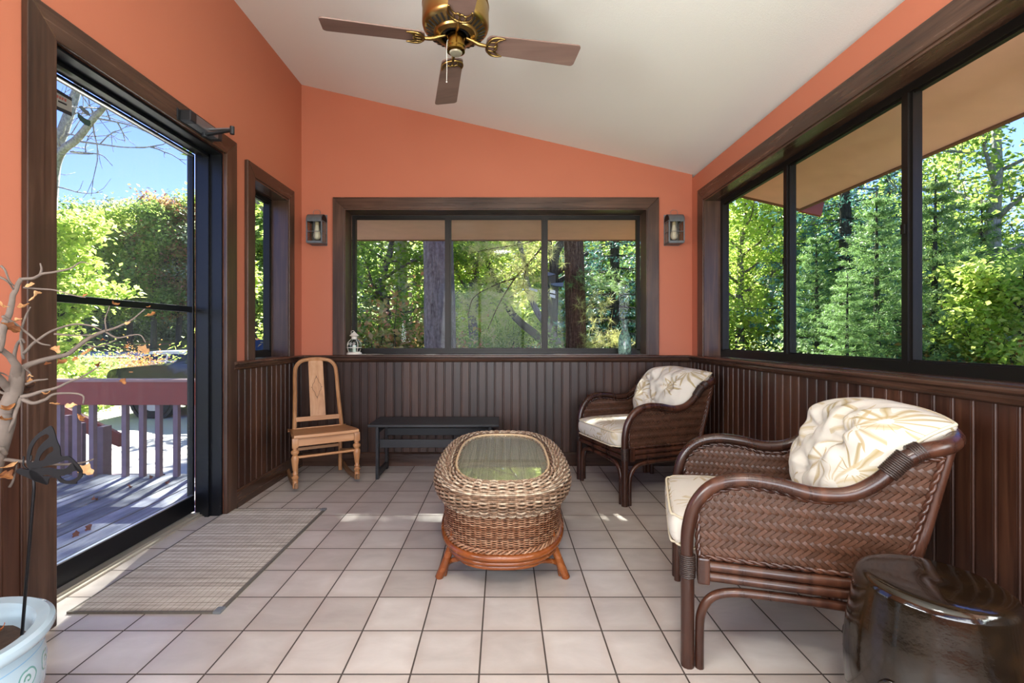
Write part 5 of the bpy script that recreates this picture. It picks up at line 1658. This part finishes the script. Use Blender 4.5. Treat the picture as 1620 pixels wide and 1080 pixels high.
plant('shrub', px(222, 14.2), 14.2, .85, 1.9, 'low shrub with orange turning leaves between the dark and the white car', 'shrub', mat=L_OR)
plant('shrub', px(120, 11.2), 11.2, 1.0, 3.9, 'green bush growing under the yellow green maple behind the deck', 'shrub', mat=L_G)
plant('shrub', px(150, 12.4), 12.4, .8, 5.2, 'yellowish bush between the maple and the orange shrub by the driveway', 'shrub', mat=L_YG)
plant('shrub', px(412, 13), 13, 1.5, 2.0, 'yellow green bush showing low in the narrow left window', 'shrub', mat=L_YG)

# --- seen through the back window
def big_trunk(name, x, y, r0, r1, h, lean, mat, label, n=24, crown=None):
    t = empty(name, (x, y, ground_z(x, y))); tag(t, label, 'tree')
    b = MB(); P = []; 
    for k in range(26):
        u = k/25; P.append(Vector((lean*u*h+.03*sin(u*9), 0.02*sin(u*7+1), -.3+u*h)))
    b.tube(P, [r0*1.12, r0, (r0+r1)/2, r1], n)
    V = b.v[0]
    for i, v in enumerate(V):
        k = i//n; c = P[k]; d = v-np.array(c)
        a = math.atan2(d[1], d[0])
        f = 1+.05*mnoise.noise(Vector((cos(a)*2, sin(a)*2, v[2]*1.2)))+.025*mnoise.noise(Vector((cos(a)*9, sin(a)*9, v[2]*2.5)))
        V[i] = np.array(c)+d*f
    b.build('trunk', mat, t, smooth=180)
    if crown:
        g = np.random.default_rng(3); br = MB(); pts = []
        for k in range(14):
            a = k*2.4; z = h*(.62+.36*k/14); L = 2.2*(1.15-k/14)
            e = Vector((lean*z+cos(a)*L, sin(a)*L, z+.35)); br.tube([(lean*z, 0, z), tuple(e*.5+Vector((lean*z, 0, z))*.5+Vector((0, 0, .05))), tuple(e)], [.04, .02, .008], 5)
            for _ in range(240):
                u = g.uniform(.35, 1.05); pts.append((lean*z*(1-u)+e.x*u+g.normal()*.22, e.y*u+g.normal()*.22, z+.35*u+g.normal()*.12))
        V2, T2 = leaf_cloud(np.array(pts), .22, g, .6, .12, .4, 0)
        br.build('branches', mat, t, smooth=180)
        fo = bpy.data.objects.new('foliage', mesh_np('foliage', V2, T2, crown)); COL.objects.link(fo); fo.parent = t
    return t
big_trunk('pine_tree', px(692, 6.9), 6.9, .225, .20, 9.5, .004, BK_G, 'thick smooth grey trunk just outside the left pane of the back window', crown=L_PN)
t2 = big_trunk('pine_tree', px(911, 8.2), 8.2, .175, .13, 10, -.012, BK_B, 'brown furrowed pine trunk outside the right pane of the back window', crown=L_PN)
T2 = Vector(t2.location)
# low boughs of the brown pine with long needles
def bough(pts, r, parent, org, mat=L_PY, n=12, spread=.12, nl=.15, seed=1):
    P = catmull([tuple(at(*p)-org) for p in pts], 6)
    MB().tube(P, [r, r*.3], 6).build('bough', BK_B, parent, smooth=180)
    g = np.random.default_rng(seed); Q_ = []; c_ = []
    for p in P[4:]:
        for _ in range(n//3):
            c_.append(np.array(p)+g.normal(size=3)*spread*np.array([1.3, 1, .9]))
    c_ = np.array(c_); k = 26
    ctr = np.repeat(c_, k, 0); d = g.normal(size=(len(ctr), 3)); d /= np.linalg.norm(d, axis=1, keepdims=True)
    w = np.cross(d, g.normal(size=(len(ctr), 3))); w /= np.linalg.norm(w, axis=1, keepdims=True)
    L = nl*g.uniform(.6, 1.1, size=(len(ctr), 1)); wd = .0028
    V = np.stack([ctr-w*wd, ctr+w*wd, ctr+d*L], 1).reshape(-1, 3); T = np.arange(len(V)).reshape(-1, 3)
    fo = bpy.data.objects.new('needles', mesh_np('needles', V, T, mat)); COL.objects.link(fo); fo.parent = parent
bough([(905, 330, 8.1), (870, 372, 7.7), (850, 400, 7.5), (815, 440, 7.3), (790, 480, 7.2), (772, 520, 7.15)], .022, t2, T2, seed=2)
bough([(850, 400, 7.5), (835, 420, 7.4), (828, 455, 7.3), (845, 470, 7.3)], .014, t2, T2, seed=3)
bough([(870, 372, 7.7), (830, 385, 7.5), (785, 392, 7.3), (745, 400, 7.2)], .014, t2, T2, seed=4)
bough([(815, 440, 7.3), (785, 450, 7.2), (750, 470, 7.1), (740, 500, 7.1)], .012, t2, T2, seed=9)
bough([(915, 430, 8.2), (930, 440, 8.0), (950, 445, 7.9), (965, 452, 7.8)], .012, t2, T2, L_PN, seed=5)
bough([(915, 500, 8.2), (935, 480, 8.0), (945, 495, 7.9)], .012, t2, T2, L_PY, seed=6)
bough([(915, 560, 8.2), (935, 545, 8.0), (960, 538, 7.9), (985, 540, 7.8)], .012, t2, T2, L_PY, seed=7)
def leaning(name, pts, r0, r1, mat, label):
    o = at(*pts[0]); t = empty(name, o); tag(t, label, 'tree')
    MB().tube(catmull([tuple(at(*p)-o) for p in pts], 6), [r0, r1], 10).build('trunk', mat, t, smooth=180)
    return t
leaning('leaning_tree', [(872, 552, 11.5), (846, 528, 11.5), (826, 512, 11.5), (809, 494, 11.5), (796, 470, 11.6), (775, 425, 11.8), (760, 370, 12)], .11, .06, BK_D, 'dark leafless trunk leaning left low in the middle pane of the back window')
leaning('leaning_tree', [(884, 545, 10.5), (868, 518, 10.5), (851, 495, 10.5), (838, 465, 10.5), (833, 440, 10.6), (826, 400, 10.8), (815, 360, 11)], .085, .05, BK_G, 'slim grey trunk leaning left just beside the right mullion of the back window')
t5 = leaning('forked_tree', [(871, 560, 11), (873, 510, 11), (875, 470, 11), (876, 430, 11), (879, 400, 11), (892, 375, 11), (900, 340, 11)], .15, .08, BK_D, 'dark forked tree carrying the bird feeder, left of the brown pine trunk')
O5 = Vector(t5.location)
for p in ([(876, 435, 11), (890, 425, 10.9), (905, 418, 10.8), (930, 400, 10.8)], [(876, 430, 11), (871, 400, 11), (869, 360, 11)], [(877, 450, 11), (892, 440, 11), (910, 432, 11)], [(874, 470, 11), (860, 440, 11.1), (858, 400, 11.2)]):
    MB().tube(catmull([tuple(at(*q)-O5) for q in p], 5), [.075, .04], 8).build('limb', BK_D, t5, smooth=180)
bf = empty('bird_feeder', at(872, 445, 10.8)); tag(bf, 'grey bird feeder with sloped roofs and white panels hung on the dark forked tree', 'bird feeder')
OB = Vector(bf.location); GRP = simple('feeder_grey', '6E7480', .6); WHP = simple('white_panel', 'E4E0DE', .6)
def pr2(name, pts, mat, parent, Y, th):
    P = [at(u, v, Y)-OB for u, v in pts]
    MB().prism([(p.x, p.z) for p in P], P[0].y, P[0].y+th, 'y').build(name, mat, parent)
pr2('roof', [(866, 431), (867, 430), (879, 433.5), (868, 436.5), (866, 436)], GRP, bf, 10.7, .25)
pr2('roof', [(870, 449), (876, 447.5), (892, 446.5), (891, 453), (878, 452)], GRP, bf, 10.7, .2)
pr2('box_body', [(868, 437), (879, 434), (879, 447), (868, 449)], simple('feeder_wood', '5A5248', .8), bf, 10.72, .2)
pr2('white_panel', [(870, 457), (878.5, 459.5), (878.5, 464.5), (870, 462.5)], WHP, bf, 10.66, .02)
pr2('white_panel', [(870, 465), (878.5, 467), (878.5, 471.5), (870, 469.5)], WHP, bf, 10.66, .02)
ws = empty('white_rectangle', at(843, 458, 10.3)); tag(ws, 'small white rectangle in front of the slim leaning trunk left of the right mullion', 'sign')
OB = Vector(ws.location); pr2('panel', [(837, 454.5), (851, 458), (850, 461.8), (836, 458)], WHP, ws, 10.3, .03)  # flat white rectangle set in front of the slim trunk

plant('broad', px(610, 9.6), 9.6, .78, .5, 'green maple with low hanging leaves at the upper left of the back window', 'tree', mat=L_G, sz=.64)
plant('broad', px(750, 11.8), 11.8, .80, 2.2, 'yellow green tree behind the middle pane of the back window', 'tree', mat=L_YG, sz=.58)
plant('broad', px(575, 14.5), 14.5, .9, 3.6, 'grey green tree behind the left pane at the far left of the back window', 'tree', mat=L_GR, sz=.62)
plant('spruce', px(972, 11.6), 11.6, .95, .6, 'blue green spruce filling the right pane of the back window behind the brown pine', 'tree')
for i, (u, Y, s, r, mt, q) in enumerate(((600, 20, 1.0, 1.2, L_YG, 'broad'), (660, 17.5, .9, 2.5, L_YG, 'broad'), (722, 20, 1.0, 3.1, L_YG, 'broad'), (778, 17, .9, 4.0, L_YG, 'broad'), (838, 19, 1.0, 5.1, L_YG, 'broad'), (890, 18, .9, .8, L_YG, 'broad'), (950, 21, 1.0, 1.8, L_DG, 'broad'), (1015, 20, 1.0, 2.9, L_G, 'broad'), (1075, 20, 1.0, 3.8, L_DG, 'broad'))):
    plant(q, px(u, Y), Y, s, r, 'leafy tree of the dense wood at the top of the slope behind the back window', 'tree', 'trees at the top of the slope', mt, sz=s*.68)
plant('open', -2.5, 11.6, 1.1, 1.0, 'added tall slender tree whose thin stem stands left of the thick grey trunk', 'tree', mat=L_G)  # tree added so its crown breaks up the sun on the floor
plant('open', -1.5, 12.4, 1.05, 5.0, 'added tall slender tree mostly hidden behind the thick grey trunk', 'tree', mat=L_G)  # added as well, more leaf shade over the floor patches
plant('open', -5.1, 11.0, 1.05, 3.3, 'added tall slender tree outside the corner between the narrow window and the back window', 'tree', mat=L_YG)  # unseen tree added to dapple the sun on the deck
SH = [(572, 8.2, .95, L_GR, 'grey green shrub at the lower left corner of the back window view'), (612, 8.8, 1.5, L_RO, 'tall shrub with pale reddish leaves in the left pane of the back window'),
      (640, 7.9, .75, L_YG, 'yellow green shrub left of the thick grey trunk'), (592, 10.5, 1.5, L_GR, 'grey green bush standing behind the shrubs in the left pane of the back window'),
      (728, 9.6, .55, L_DG, 'low dark green shrub right of the thick grey trunk'), (765, 10.8, .7, L_G, 'small green shrub on the leaf strewn slope in the middle pane'),
      (806, 12.6, .9, L_YG, 'yellow green shrub behind the dark leaning trunk'), (890, 10.2, .75, L_DG, 'dark shrub at the foot of the dark forked tree'),
      (945, 8.8, .6, L_YG, 'yellow green low bush at the foot of the brown pine trunk, right pane')]
for i, (u, Y, s, mt, lb) in enumerate(SH): plant('shrub', px(u, Y), Y, s, i*1.3, lb, 'shrub', mat=mt)

# --- seen through the right window
plant('broad', px(1172, 12.5), 12.5, .78, 1.0, 'light green tree at the left edge of the right hand window view', 'tree', mat=L_YG)
plant('open', px(1217, 13.5), 13.5, .95, .2, 'grey trunked slender tree in front of the distant house', 'tree', mat=L_G)
plant('broad', px(1262, 16), 16, .95, 2.0, 'green tree behind the left mullion of the right hand window', 'tree', mat=L_G)
plant('spruce', px(1336, 9.4), 9.4, 1.0, .0, 'tall dark blue green spruce in the middle pane of the right hand window', 'tree')
plant('spruce', px(1405, 13), 13, 1.05, 1.3, 'second spruce standing behind and right of the tall one, beside the thick mullion', 'tree')
plant('pine', px(1292, 8.6), 8.6, .55, .5, 'small soft needled pine left of the tall spruce trunk', 'tree')
plant('pine', px(1388, 7.2), 7.2, .62, 1.5, 'soft needled young pine in front of the tall spruce, right of its trunk', 'tree')
plant('pine', px(1480, 7.6), 7.6, .68, 2.5, 'bushy soft needled pine just right of the thick mullion', 'tree')
plant('pine', px(1552, 9.6), 9.6, .72, 4.5, 'soft needled pine between the bushy pine and the yellowing shrub', 'tree')
plant('pine', px(1340, 6.9), 6.9, .42, 3.5, 'lowest soft needled pine at the foot of the tall spruce', 'tree')
plant('open', px(1578, 9.6), 9.6, 1.05, 4.0, 'tall open crowned tree with dark limbs against the blue sky, far right', 'tree', mat=L_G)
plant('open', px(1508, 12.5), 12.5, .95, 2.6, 'open crowned tree left of the tallest one on the far right', 'tree', mat=L_YG)
plant('maple', px(1628, 6.6), 6.6, .52, 2.0, 'yellow green leafy young maple at the lower right edge of the right hand window', 'tree', mat=L_YG)
plant('shrub', px(1580, 6.9), 6.9, 1.25, .9, 'big shrub with yellow orange leaves in the right pane of the right hand window', 'shrub', mat=L_OR)
plant('shrub', px(1530, 6.6), 6.6, .9, 2.9, 'dark green shrub low beside the thick mullion of the right hand window', 'shrub', mat=L_DG)
plant('shrub', px(1172, 7.4), 7.4, .95, 4.9, 'grey green shrub in the lower left corner of the right hand window', 'shrub', mat=L_GR)
plant('shrub', px(1222, 9.0), 9.0, .85, 1.4, 'yellow green bush below the distant house', 'shrub', mat=L_YG)
plant('shrub', px(1275, 8.2), 8.2, .9, 1.4, 'grey green bush left of the soft pines below the spruce', 'shrub', mat=L_GR)
for i, (u, Y, s, r, mt) in enumerate(((1130, 22, 1.0, 0, L_G), (1172, 19, .9, 3.0, L_G), (1300, 22, 1.05, 1.2, L_DG), (1355, 20, 1.0, 2.5, L_DG), (1420, 20, .9, 3.1, L_G), (1470, 18, .72, 4.0, L_G), (1530, 18, .68, 5.1, L_YG), (1590, 17, .66, .8, L_G), (1650, 17, .68, 2.8, L_DG))):
    plant('broad', px(u, Y), Y, s, r, 'leafy tree of the wood far behind the right hand window', 'tree', 'trees of the wood on the right', mt)

# undergrowth closing the gaps under the crowns
for i, (u, Y, s, mt) in enumerate(((590, 16.4, 1.7, L_GR), (650, 16.4, 1.6, L_YG), (705, 15.6, 1.5, L_YG), (755, 16.5, 1.6, L_G), (808, 16.4, 1.6, L_YG), (860, 15.8, 1.6, L_YG), (915, 16.4, 1.7, L_YG), (965, 15.4, 2.4, L_DG), (1015, 16, 2.3, L_G))):
    plant('shrub', px(u, Y), Y, s, i*.9, 'large bush of the undergrowth on top of the slope behind the back window', 'bush', 'undergrowth on the slope', mt)
for i, (u, Y, s, mt) in enumerate(((1140, 15, 2.4, L_G), (1180, 17, 2.6, L_DG), (1262, 14, 2.6, L_G), (1310, 14, 2.8, L_DG), (1370, 12.5, 2.5, L_G), (1430, 12, 2.5, L_DG), (1480, 12.5, 2.6, L_G), (1530, 12.8, 2.7, L_DG), (1590, 12, 2.6, L_G), (1650, 12, 2.7, L_DG))):
    plant('shrub', px(u, Y), Y, s, i*1.1, 'large bush of the undergrowth below the trees on the right', 'bush', 'undergrowth on the right', mt)
for i in range(13):
    u = 70+i*33; Y = 84+3*(i % 3)
    plant('shrub', px(u, Y), Y, 6.5, i*1.7, 'large bush closing the far wood behind its trunks across the road', 'bush', 'far undergrowth across the road', (L_GR, L_G, L_YG)[i % 3])

# distant house
hs = empty('house', (px(1215, 34), 34, -.7)); tag(hs, 'distant low house with pale roof and cream trim glimpsed between the trees on the right', 'house')
MB().box(-4, 4, 0, 6, 0, 2.55).build('wall', simple('brown_siding', '5E4E42', .8), hs)
m = Mat('pale_roof', 'C8CCD4', .6); s3 = m.sep(); m.base(m.mix(m.math('GREATER_THAN', m.math('FRACT', m.math('MULTIPLY', s3[2], 3.2)), .55), lin('D4D8E0'), lin('7A7C82')))
MB().add([(-4.6, -.6, 2.45), (4.6, -.6, 2.45), (4.6, 3, 4.1), (-4.6, 3, 4.1), (4.6, 6.6, 2.45), (-4.6, 6.6, 2.45), (-4.6, -.6, 2.35), (4.6, -.6, 2.35), (4.6, 6.6, 2.35), (-4.6, 6.6, 2.35)],
         [(0,1,2,3),(3,2,4,5),(0,3,5),(1,4,2),(6,9,8,7),(0,6,7,1),(1,7,8,4),(4,8,9,5),(5,9,6,0)]).build('roof', m.m, hs)
MB().box(-4.6, 4.6, -.66, -.6, 2.3, 2.48).box(-4.0, 4.0, -.05, 0, 2.05, 2.3).build('fascia', simple('cream_trim', 'D8D2BE', .7), hs)
for x in (-2.6, -.9, .9, 2.6):
    wf = MB().box(x-.5, x+.5, -.06, 0, .8, 1.95).build('window', MATS['cream_trim'], hs)
    MB().box(x-.42, x+.42, -.07, -.055, .88, 1.87).build('pane', simple('dark_pane', '20262C', .1), wf)

# ------------------------------------------------------------------ cars
def car(name, loc, rz, paint, L, W, H, clear, label, suv=True):
    c = empty(name, loc, rz); tag(c, label, 'car')
    # side profile: front at -x
    if suv: prof = [(-.50,.30),(-.505,.52),(-.49,.60),(-.44,.64),(-.30,.675),(-.235,.69),(-.13,.96),(-.08,.99),(.20,1.0),(.36,.97),(.46,.70),(.495,.62),(.50,.34)]
    else: prof = [(-.50,.30),(-.505,.45),(-.48,.54),(-.42,.58),(-.27,.64),(-.22,.66),(-.10,.95),(-.03,.99),(.14,1.0),(.24,.96),(.38,.72),(.47,.68),(.50,.60),(.50,.34)]
    pp = [(p.x, p.z) for p in catmull([(x*L, 0, z*H) for x, z in prof], 3)]
    belt = .66*H
    zb = clear
    nW = [(-1, 0), (-.97, .4), (-.9, .8)]
    V = []; rows = []
    sect = [-.5, -.485, -.45, 0, .45, .485, .5]
    low = [(x, zb) for x, z in pp]
    b = MB()
    def width(z):      # half width by height
        return W/2*(1-.16*smooth((z-belt)/(H-belt)) if z > belt else 1-.03*(belt-z)/belt)
    n = len(pp)
    for s in (-1, 1):
        # side skin from sill to top line, 5 rows
        K = 7; vs = []
        for (x, z) in pp:
            for k in range(K):
                zz = zb+(z-zb)*k/(K-1)
                ends = max(0, (abs(x)/(L/2)-.86)/.14)
                vs.append((x, s*width(zz)*(1-.12*ends*ends), zz))
        b.add(vs, [(i*K+k, (i+1)*K+k, (i+1)*K+k+1, i*K+k+1) for i in range(n-1) for k in range(K-1)])
    vs = []
    for (x, z) in pp:
        ends = max(0, (abs(x)/(L/2)-.86)/.14); w = width(z)*(1-.12*ends*ends)
        for t in (-1, -.6, 0, .6, 1): vs.append((x, w*t, z+.02*(1-t*t)))
    b.add(vs, [(i*5+k, i*5+k+1, (i+1)*5+k+1, (i+1)*5+k) for i in range(n-1) for k in range(4)])
    # front, rear caps and floor
    for x, e in ((pp[0], 0), (pp[-1], 1)):
        w = width(x[1])*.88
        b.add([(x[0], -w, zb), (x[0], w, zb), (x[0], w, x[1]), (x[0], -w, x[1])], [(0, 1, 2, 3)])
    b.add([(pp[0][0], -W*.44, zb), (pp[0][0], W*.44, zb), (pp[-1][0], W*.44, zb), (pp[-1][0], -W*.44, zb)], [(0, 1, 2, 3)])
    body = b.build('body', paint, c, smooth=35, merge=True)
    GLZ = simple('car_glass', '0E1216', .06, 0, spec=.8) if 'car_glass' not in MATS else MATS['car_glass']
    if suv: gl = [(-.195, .69), (-.115, .93), (-.06, .955), (.20, .96), (.33, .93), (.42, .72)]
    else: gl = [(-.18, .67), (-.085, .92), (0, .955), (.13, .955), (.22, .92), (.33, .72)]
    for s in (-1, 1):
        for a0, a1 in ((0, .47), (.50, 1)):
            def cut(t): 
                x = gl[0][0]+(gl[-1][0]-gl[0][0])*t; tz = np.interp(x, [g_[0] for g_ in gl], [g_[1] for g_ in gl]); return x*L, tz*H
            xs_ = np.linspace(a0, a1, 9)
            topz = [cut(t) for t in xs_]
            poly = [(topz[0][0], belt+.03)]+topz+[(topz[-1][0], belt+.03)]
            vs = [(x, s*(width(z)+.006), z) for x, z in poly]+[(x, s*(width(z)-.02), z) for x, z in poly]; m2 = len(poly)
            MB().add(vs, [list(range(m2)), list(range(m2, 2*m2))[::-1]]+[(i, (i+1) % m2, m2+(i+1) % m2, m2+i) for i in range(m2)]).build('side_window', GLZ, c)
    x0, z0_, x1, z1_ = (-.225*L, .70*H, -.135*L, .95*H) if suv else (-.215*L, .675*H, -.11*L, .94*H)
    w0, w1_ = width(z0_)*.9, width(z1_)*.9
    MB().add([(x0-.02, -w0, z0_), (x0-.02, w0, z0_), (x1-.02, w1_, z1_), (x1-.02, -w1_, z1_), (x0+.05, -w0, z0_), (x0+.05, w0, z0_), (x1+.05, w1_, z1_), (x1+.05, -w1_, z1_)],
             [(0,1,2,3),(4,7,6,5),(0,4,5,1),(1,5,6,2),(2,6,7,3),(3,7,4,0)]).build('windscreen', GLZ, c)
    TY = simple('tyre', '121214', .8) if 'tyre' not in MATS else MATS['tyre']; RM = simple('wheel_rim', '8A8C90', .3, .9) if 'wheel_rim' not in MATS else MATS['wheel_rim']
    r = .235*H
    for x in (-.31*L, .30*L):
        for s in (-1, 1):
            Mw = Matrix.Translation((x, s*(W/2-.10), r)) @ Matrix.Rotation(pi/2, 4, 'X')
            tb_ = MB().lathe([(r*.6, -.11), (r*.95, -.11), (r, -.07), (r, .07), (r*.95, .11), (r*.6, .11)], 28, (0,0,0), Mw).build('wheel', TY, c, smooth=40)
            rb_ = MB().lathe([(0, -.09), (r*.6, -.10), (r*.62, 0), (r*.6, .10), (0, .09)], 14, (0,0,0), Mw).build('rim', RM, tb_, smooth=30)
            MB().lathe([(r*1.02, -.115), (r*1.16, -.115), (r*1.16, .115), (r*1.02, .115)], 28, (0,0,0), Mw).build('wheel_arch', simple('arch_black', '0C0C0E', .7) if 'arch_black' not in MATS else MATS['arch_black'], c)
    HL = simple('headlamp', 'B8C0C8', .1, .6) if 'headlamp' not in MATS else MATS['headlamp']
    AM = simple('amber_lens', 'D08050', .3) if 'amber_lens' not in MATS else MATS['amber_lens']
    for s in (-1, 1):
        hb = MB().add([(-.495*L, s*W*.30, .52*H), (-.44*L, s*W*.46, .55*H), (-.36*L, s*W*.495, .63*H), (-.42*L, s*W*.46, .625*H), (-.485*L, s*W*.32, .59*H),
                       (-.47*L, s*W*.28, .52*H), (-.42*L, s*W*.40, .55*H), (-.35*L, s*W*.44, .62*H), (-.40*L, s*W*.42, .61*H), (-.46*L, s*W*.30, .58*H)],
                      [(0,1,2,3,4),(9,8,7,6,5),(0,5,6,1),(1,6,7,2),(2,7,8,3),(3,8,9,4),(4,9,5,0)]).build('headlight', HL, c)
        MB().box(-.40*L, -.385*L, s*W*.47, s*W*.50, .585*H, .60*H).build('indicator', AM, hb)
        MB().box(-.155*L, -.12*L, s*W*.50, s*W*.58, .70*H, .78*H, bev=.01).build('wing_mirror', paint, c)
    MB().box(-.512*L, -.49*L, -W*.28, W*.28, .42*H, .56*H, bev=.01).build('grille', MATS['arch_black'], c)
    return c
NAVY = simple('dark_blue_car_paint', '141A28', .12, .3, spec=.7)
SILV = simple('white_car_paint', 'D0D8DC', .2, 0, spec=.6)
car('parked_car', (px(221, 10.9)+2.62, 10.9, -.65), R(4), NAVY, 5.2, 1.85, 1.68, .28, 'dark blue parked car with its bonnet showing above the deck railing')
car('parked_car', (-11.7, 16.5, -.68), R(2), SILV, 4.6, 1.8, 1.28, .22, 'white parked car whose roof shows behind the dark blue one', suv=False)
# fallen leaves on the deck
LF = simple('fallen_leaf_brown', '8A5030', .8, 0, .3, 40)
for i, (u, v) in enumerate(((205, 772), (150, 792), (238, 757), (140, 838), (120, 848), (265, 765))):
    d_ = (u-UX); Y = 1.15*F/(v-VY)
    l = curled_leaf('fallen_leaf', Vector((0, 0, 0)), .035, 70+i, LF, None)
    l.location = (d_*Y/F, Y, -.038)
    tag(l, ['curled brown leaf in the middle of the deck near the gap between boards', 'brown leaf on the left of the deck below the stair post', 'brown leaf close to the balusters on the right of the deck', 'dry leaf at the lower left of the deck near the door', 'dry leaf on the deck nearest the door frame on the left', 'brown leaf near the foot of the rightmost balusters'][i], 'leaf')

# ================================================================== light
w = bpy.data.worlds.new('sky'); scene.world = w; w.use_nodes = True
nt = w.node_tree; nt.nodes.clear()
sky = nt.nodes.new('ShaderNodeTexSky'); sky.sky_type = 'NISHITA'; sky.sun_disc = False
sky.sun_elevation = R(41); sky.sun_rotation = R(8); sky.altitude = 100; sky.air_density = 1.0; sky.dust_density = .4; sky.ozone_density = 2.0
bg = nt.nodes.new('ShaderNodeBackground'); bg.inputs[1].default_value = SKY_STRENGTH
wo = nt.nodes.new('ShaderNodeOutputWorld')
tn = nt.nodes.new('ShaderNodeMix'); tn.data_type = 'RGBA'; tn.blend_type = 'MULTIPLY'; tn.inputs[0].default_value = 1; tn.inputs[7].default_value = (.64, .68, 1.18, 1)
nt.links.new(sky.outputs[0], tn.inputs[6]); nt.links.new(tn.outputs[2], bg.inputs[0]); nt.links.new(bg.outputs[0], wo.inputs[0])
sun = bpy.data.lights.new('sun', 'SUN'); sun.energy = SUN_STRENGTH; sun.angle = R(.8); sun.color = (1, .95, .86)
so = bpy.data.objects.new('sun', sun); COL.objects.link(so)
dirv = Vector(SUN_DIR).normalized()
so.rotation_euler = dirv.to_track_quat('Z', 'Y').to_euler(); so.location = (0, 10, 12)
def area(name, loc, rot, sx_, sy_, power, col=(1, 1, 1)):
    l = bpy.data.lights.new(name, 'AREA'); l.shape = 'RECTANGLE'; l.size = sx_; l.size_y = sy_; l.energy = power; l.color = col
    o = bpy.data.objects.new(name, l); COL.objects.link(o); o.location = loc; o.rotation_euler = rot; return o
# added fill lights outside the unseen windows, tilted up to brighten the ceiling
area('added_fill_light', (0, YF-.35, 1.35), (R(90+TILT), 0, 0), 2.7, 1.7, P_FRONT_FILL, (1, .97, .94))
area('added_fill_light', (XL-.40, -.45, 1.5), (0, R(-90-TILT), 0), 1.2, 1.8, P_SIDE_FILL, (1, .98, .96))
area('added_fill_light', (XR+.40, -.30, 1.5), (0, R(90+TILT), 0), 1.2, 2.2, P_SIDE_FILL*.72, (1, .98, .96))
# added ceiling lamp, unseen behind the camera, to brighten the room
zl = zc(0)-.02
cl = empty('added_ceiling_lamp', (0, -.5, zl)); tag(cl, 'added round white ceiling lamp, unseen behind the camera, filling the room with light', 'ceiling lamp')
m = Mat('added_lamp_diffuser', 'F4F0E8', .4); m.set('Emission Color', (1, .93, .84, 1)); m.set('Emission Strength', 2.0)
MB().lathe([(0, -.10), (.10, -.095), (.16, -.07), (.18, -.03), (.18, .0)], 40).build('diffuser', m.m, cl, smooth=60)
MB().lathe([(.18, -.03), (.195, -.03), (.195, .055), (0, .055)], 40).build('added_lamp_base', simple('white_enamel', 'E8E8E4', .4), cl, smooth=40)
pl = bpy.data.lights.new('added_lamp_light', 'AREA'); pl.shape = 'DISK'; pl.size = .36; pl.energy = P_ADDED_LAMP; pl.color = (1, .93, .85)
po = bpy.data.objects.new('added_lamp_light', pl); COL.objects.link(po); po.location = (0, -.5, zl-.13)

# ================================================================== camera
cd = bpy.data.cameras.new('camera'); cd.sensor_width = 36; cd.lens = F/1620*36
cd.shift_x = (810-UX)/1620; cd.shift_y = -(540-VY)/1620; cd.clip_start = .05; cd.clip_end = 500
co = bpy.data.objects.new('camera', cd); COL.objects.link(co); co.location = (0, 0, EYE); co.rotation_euler = (R(90), 0, 0)
scene.camera = co
vs = scene.view_settings
vs.view_transform = 'Standard'; vs.look = 'None'; vs.exposure = EXPO; vs.gamma = 1; vs.use_curve_mapping = False
scene.cycles.max_bounces = 10; scene.cycles.diffuse_bounces = 5; scene.cycles.transparent_max_bounces = 16
scene.cycles.sample_clamp_indirect = 6; scene.cycles.caustics_reflective = False; scene.cycles.caustics_refractive = False
scene.cycles.use_denoising = True
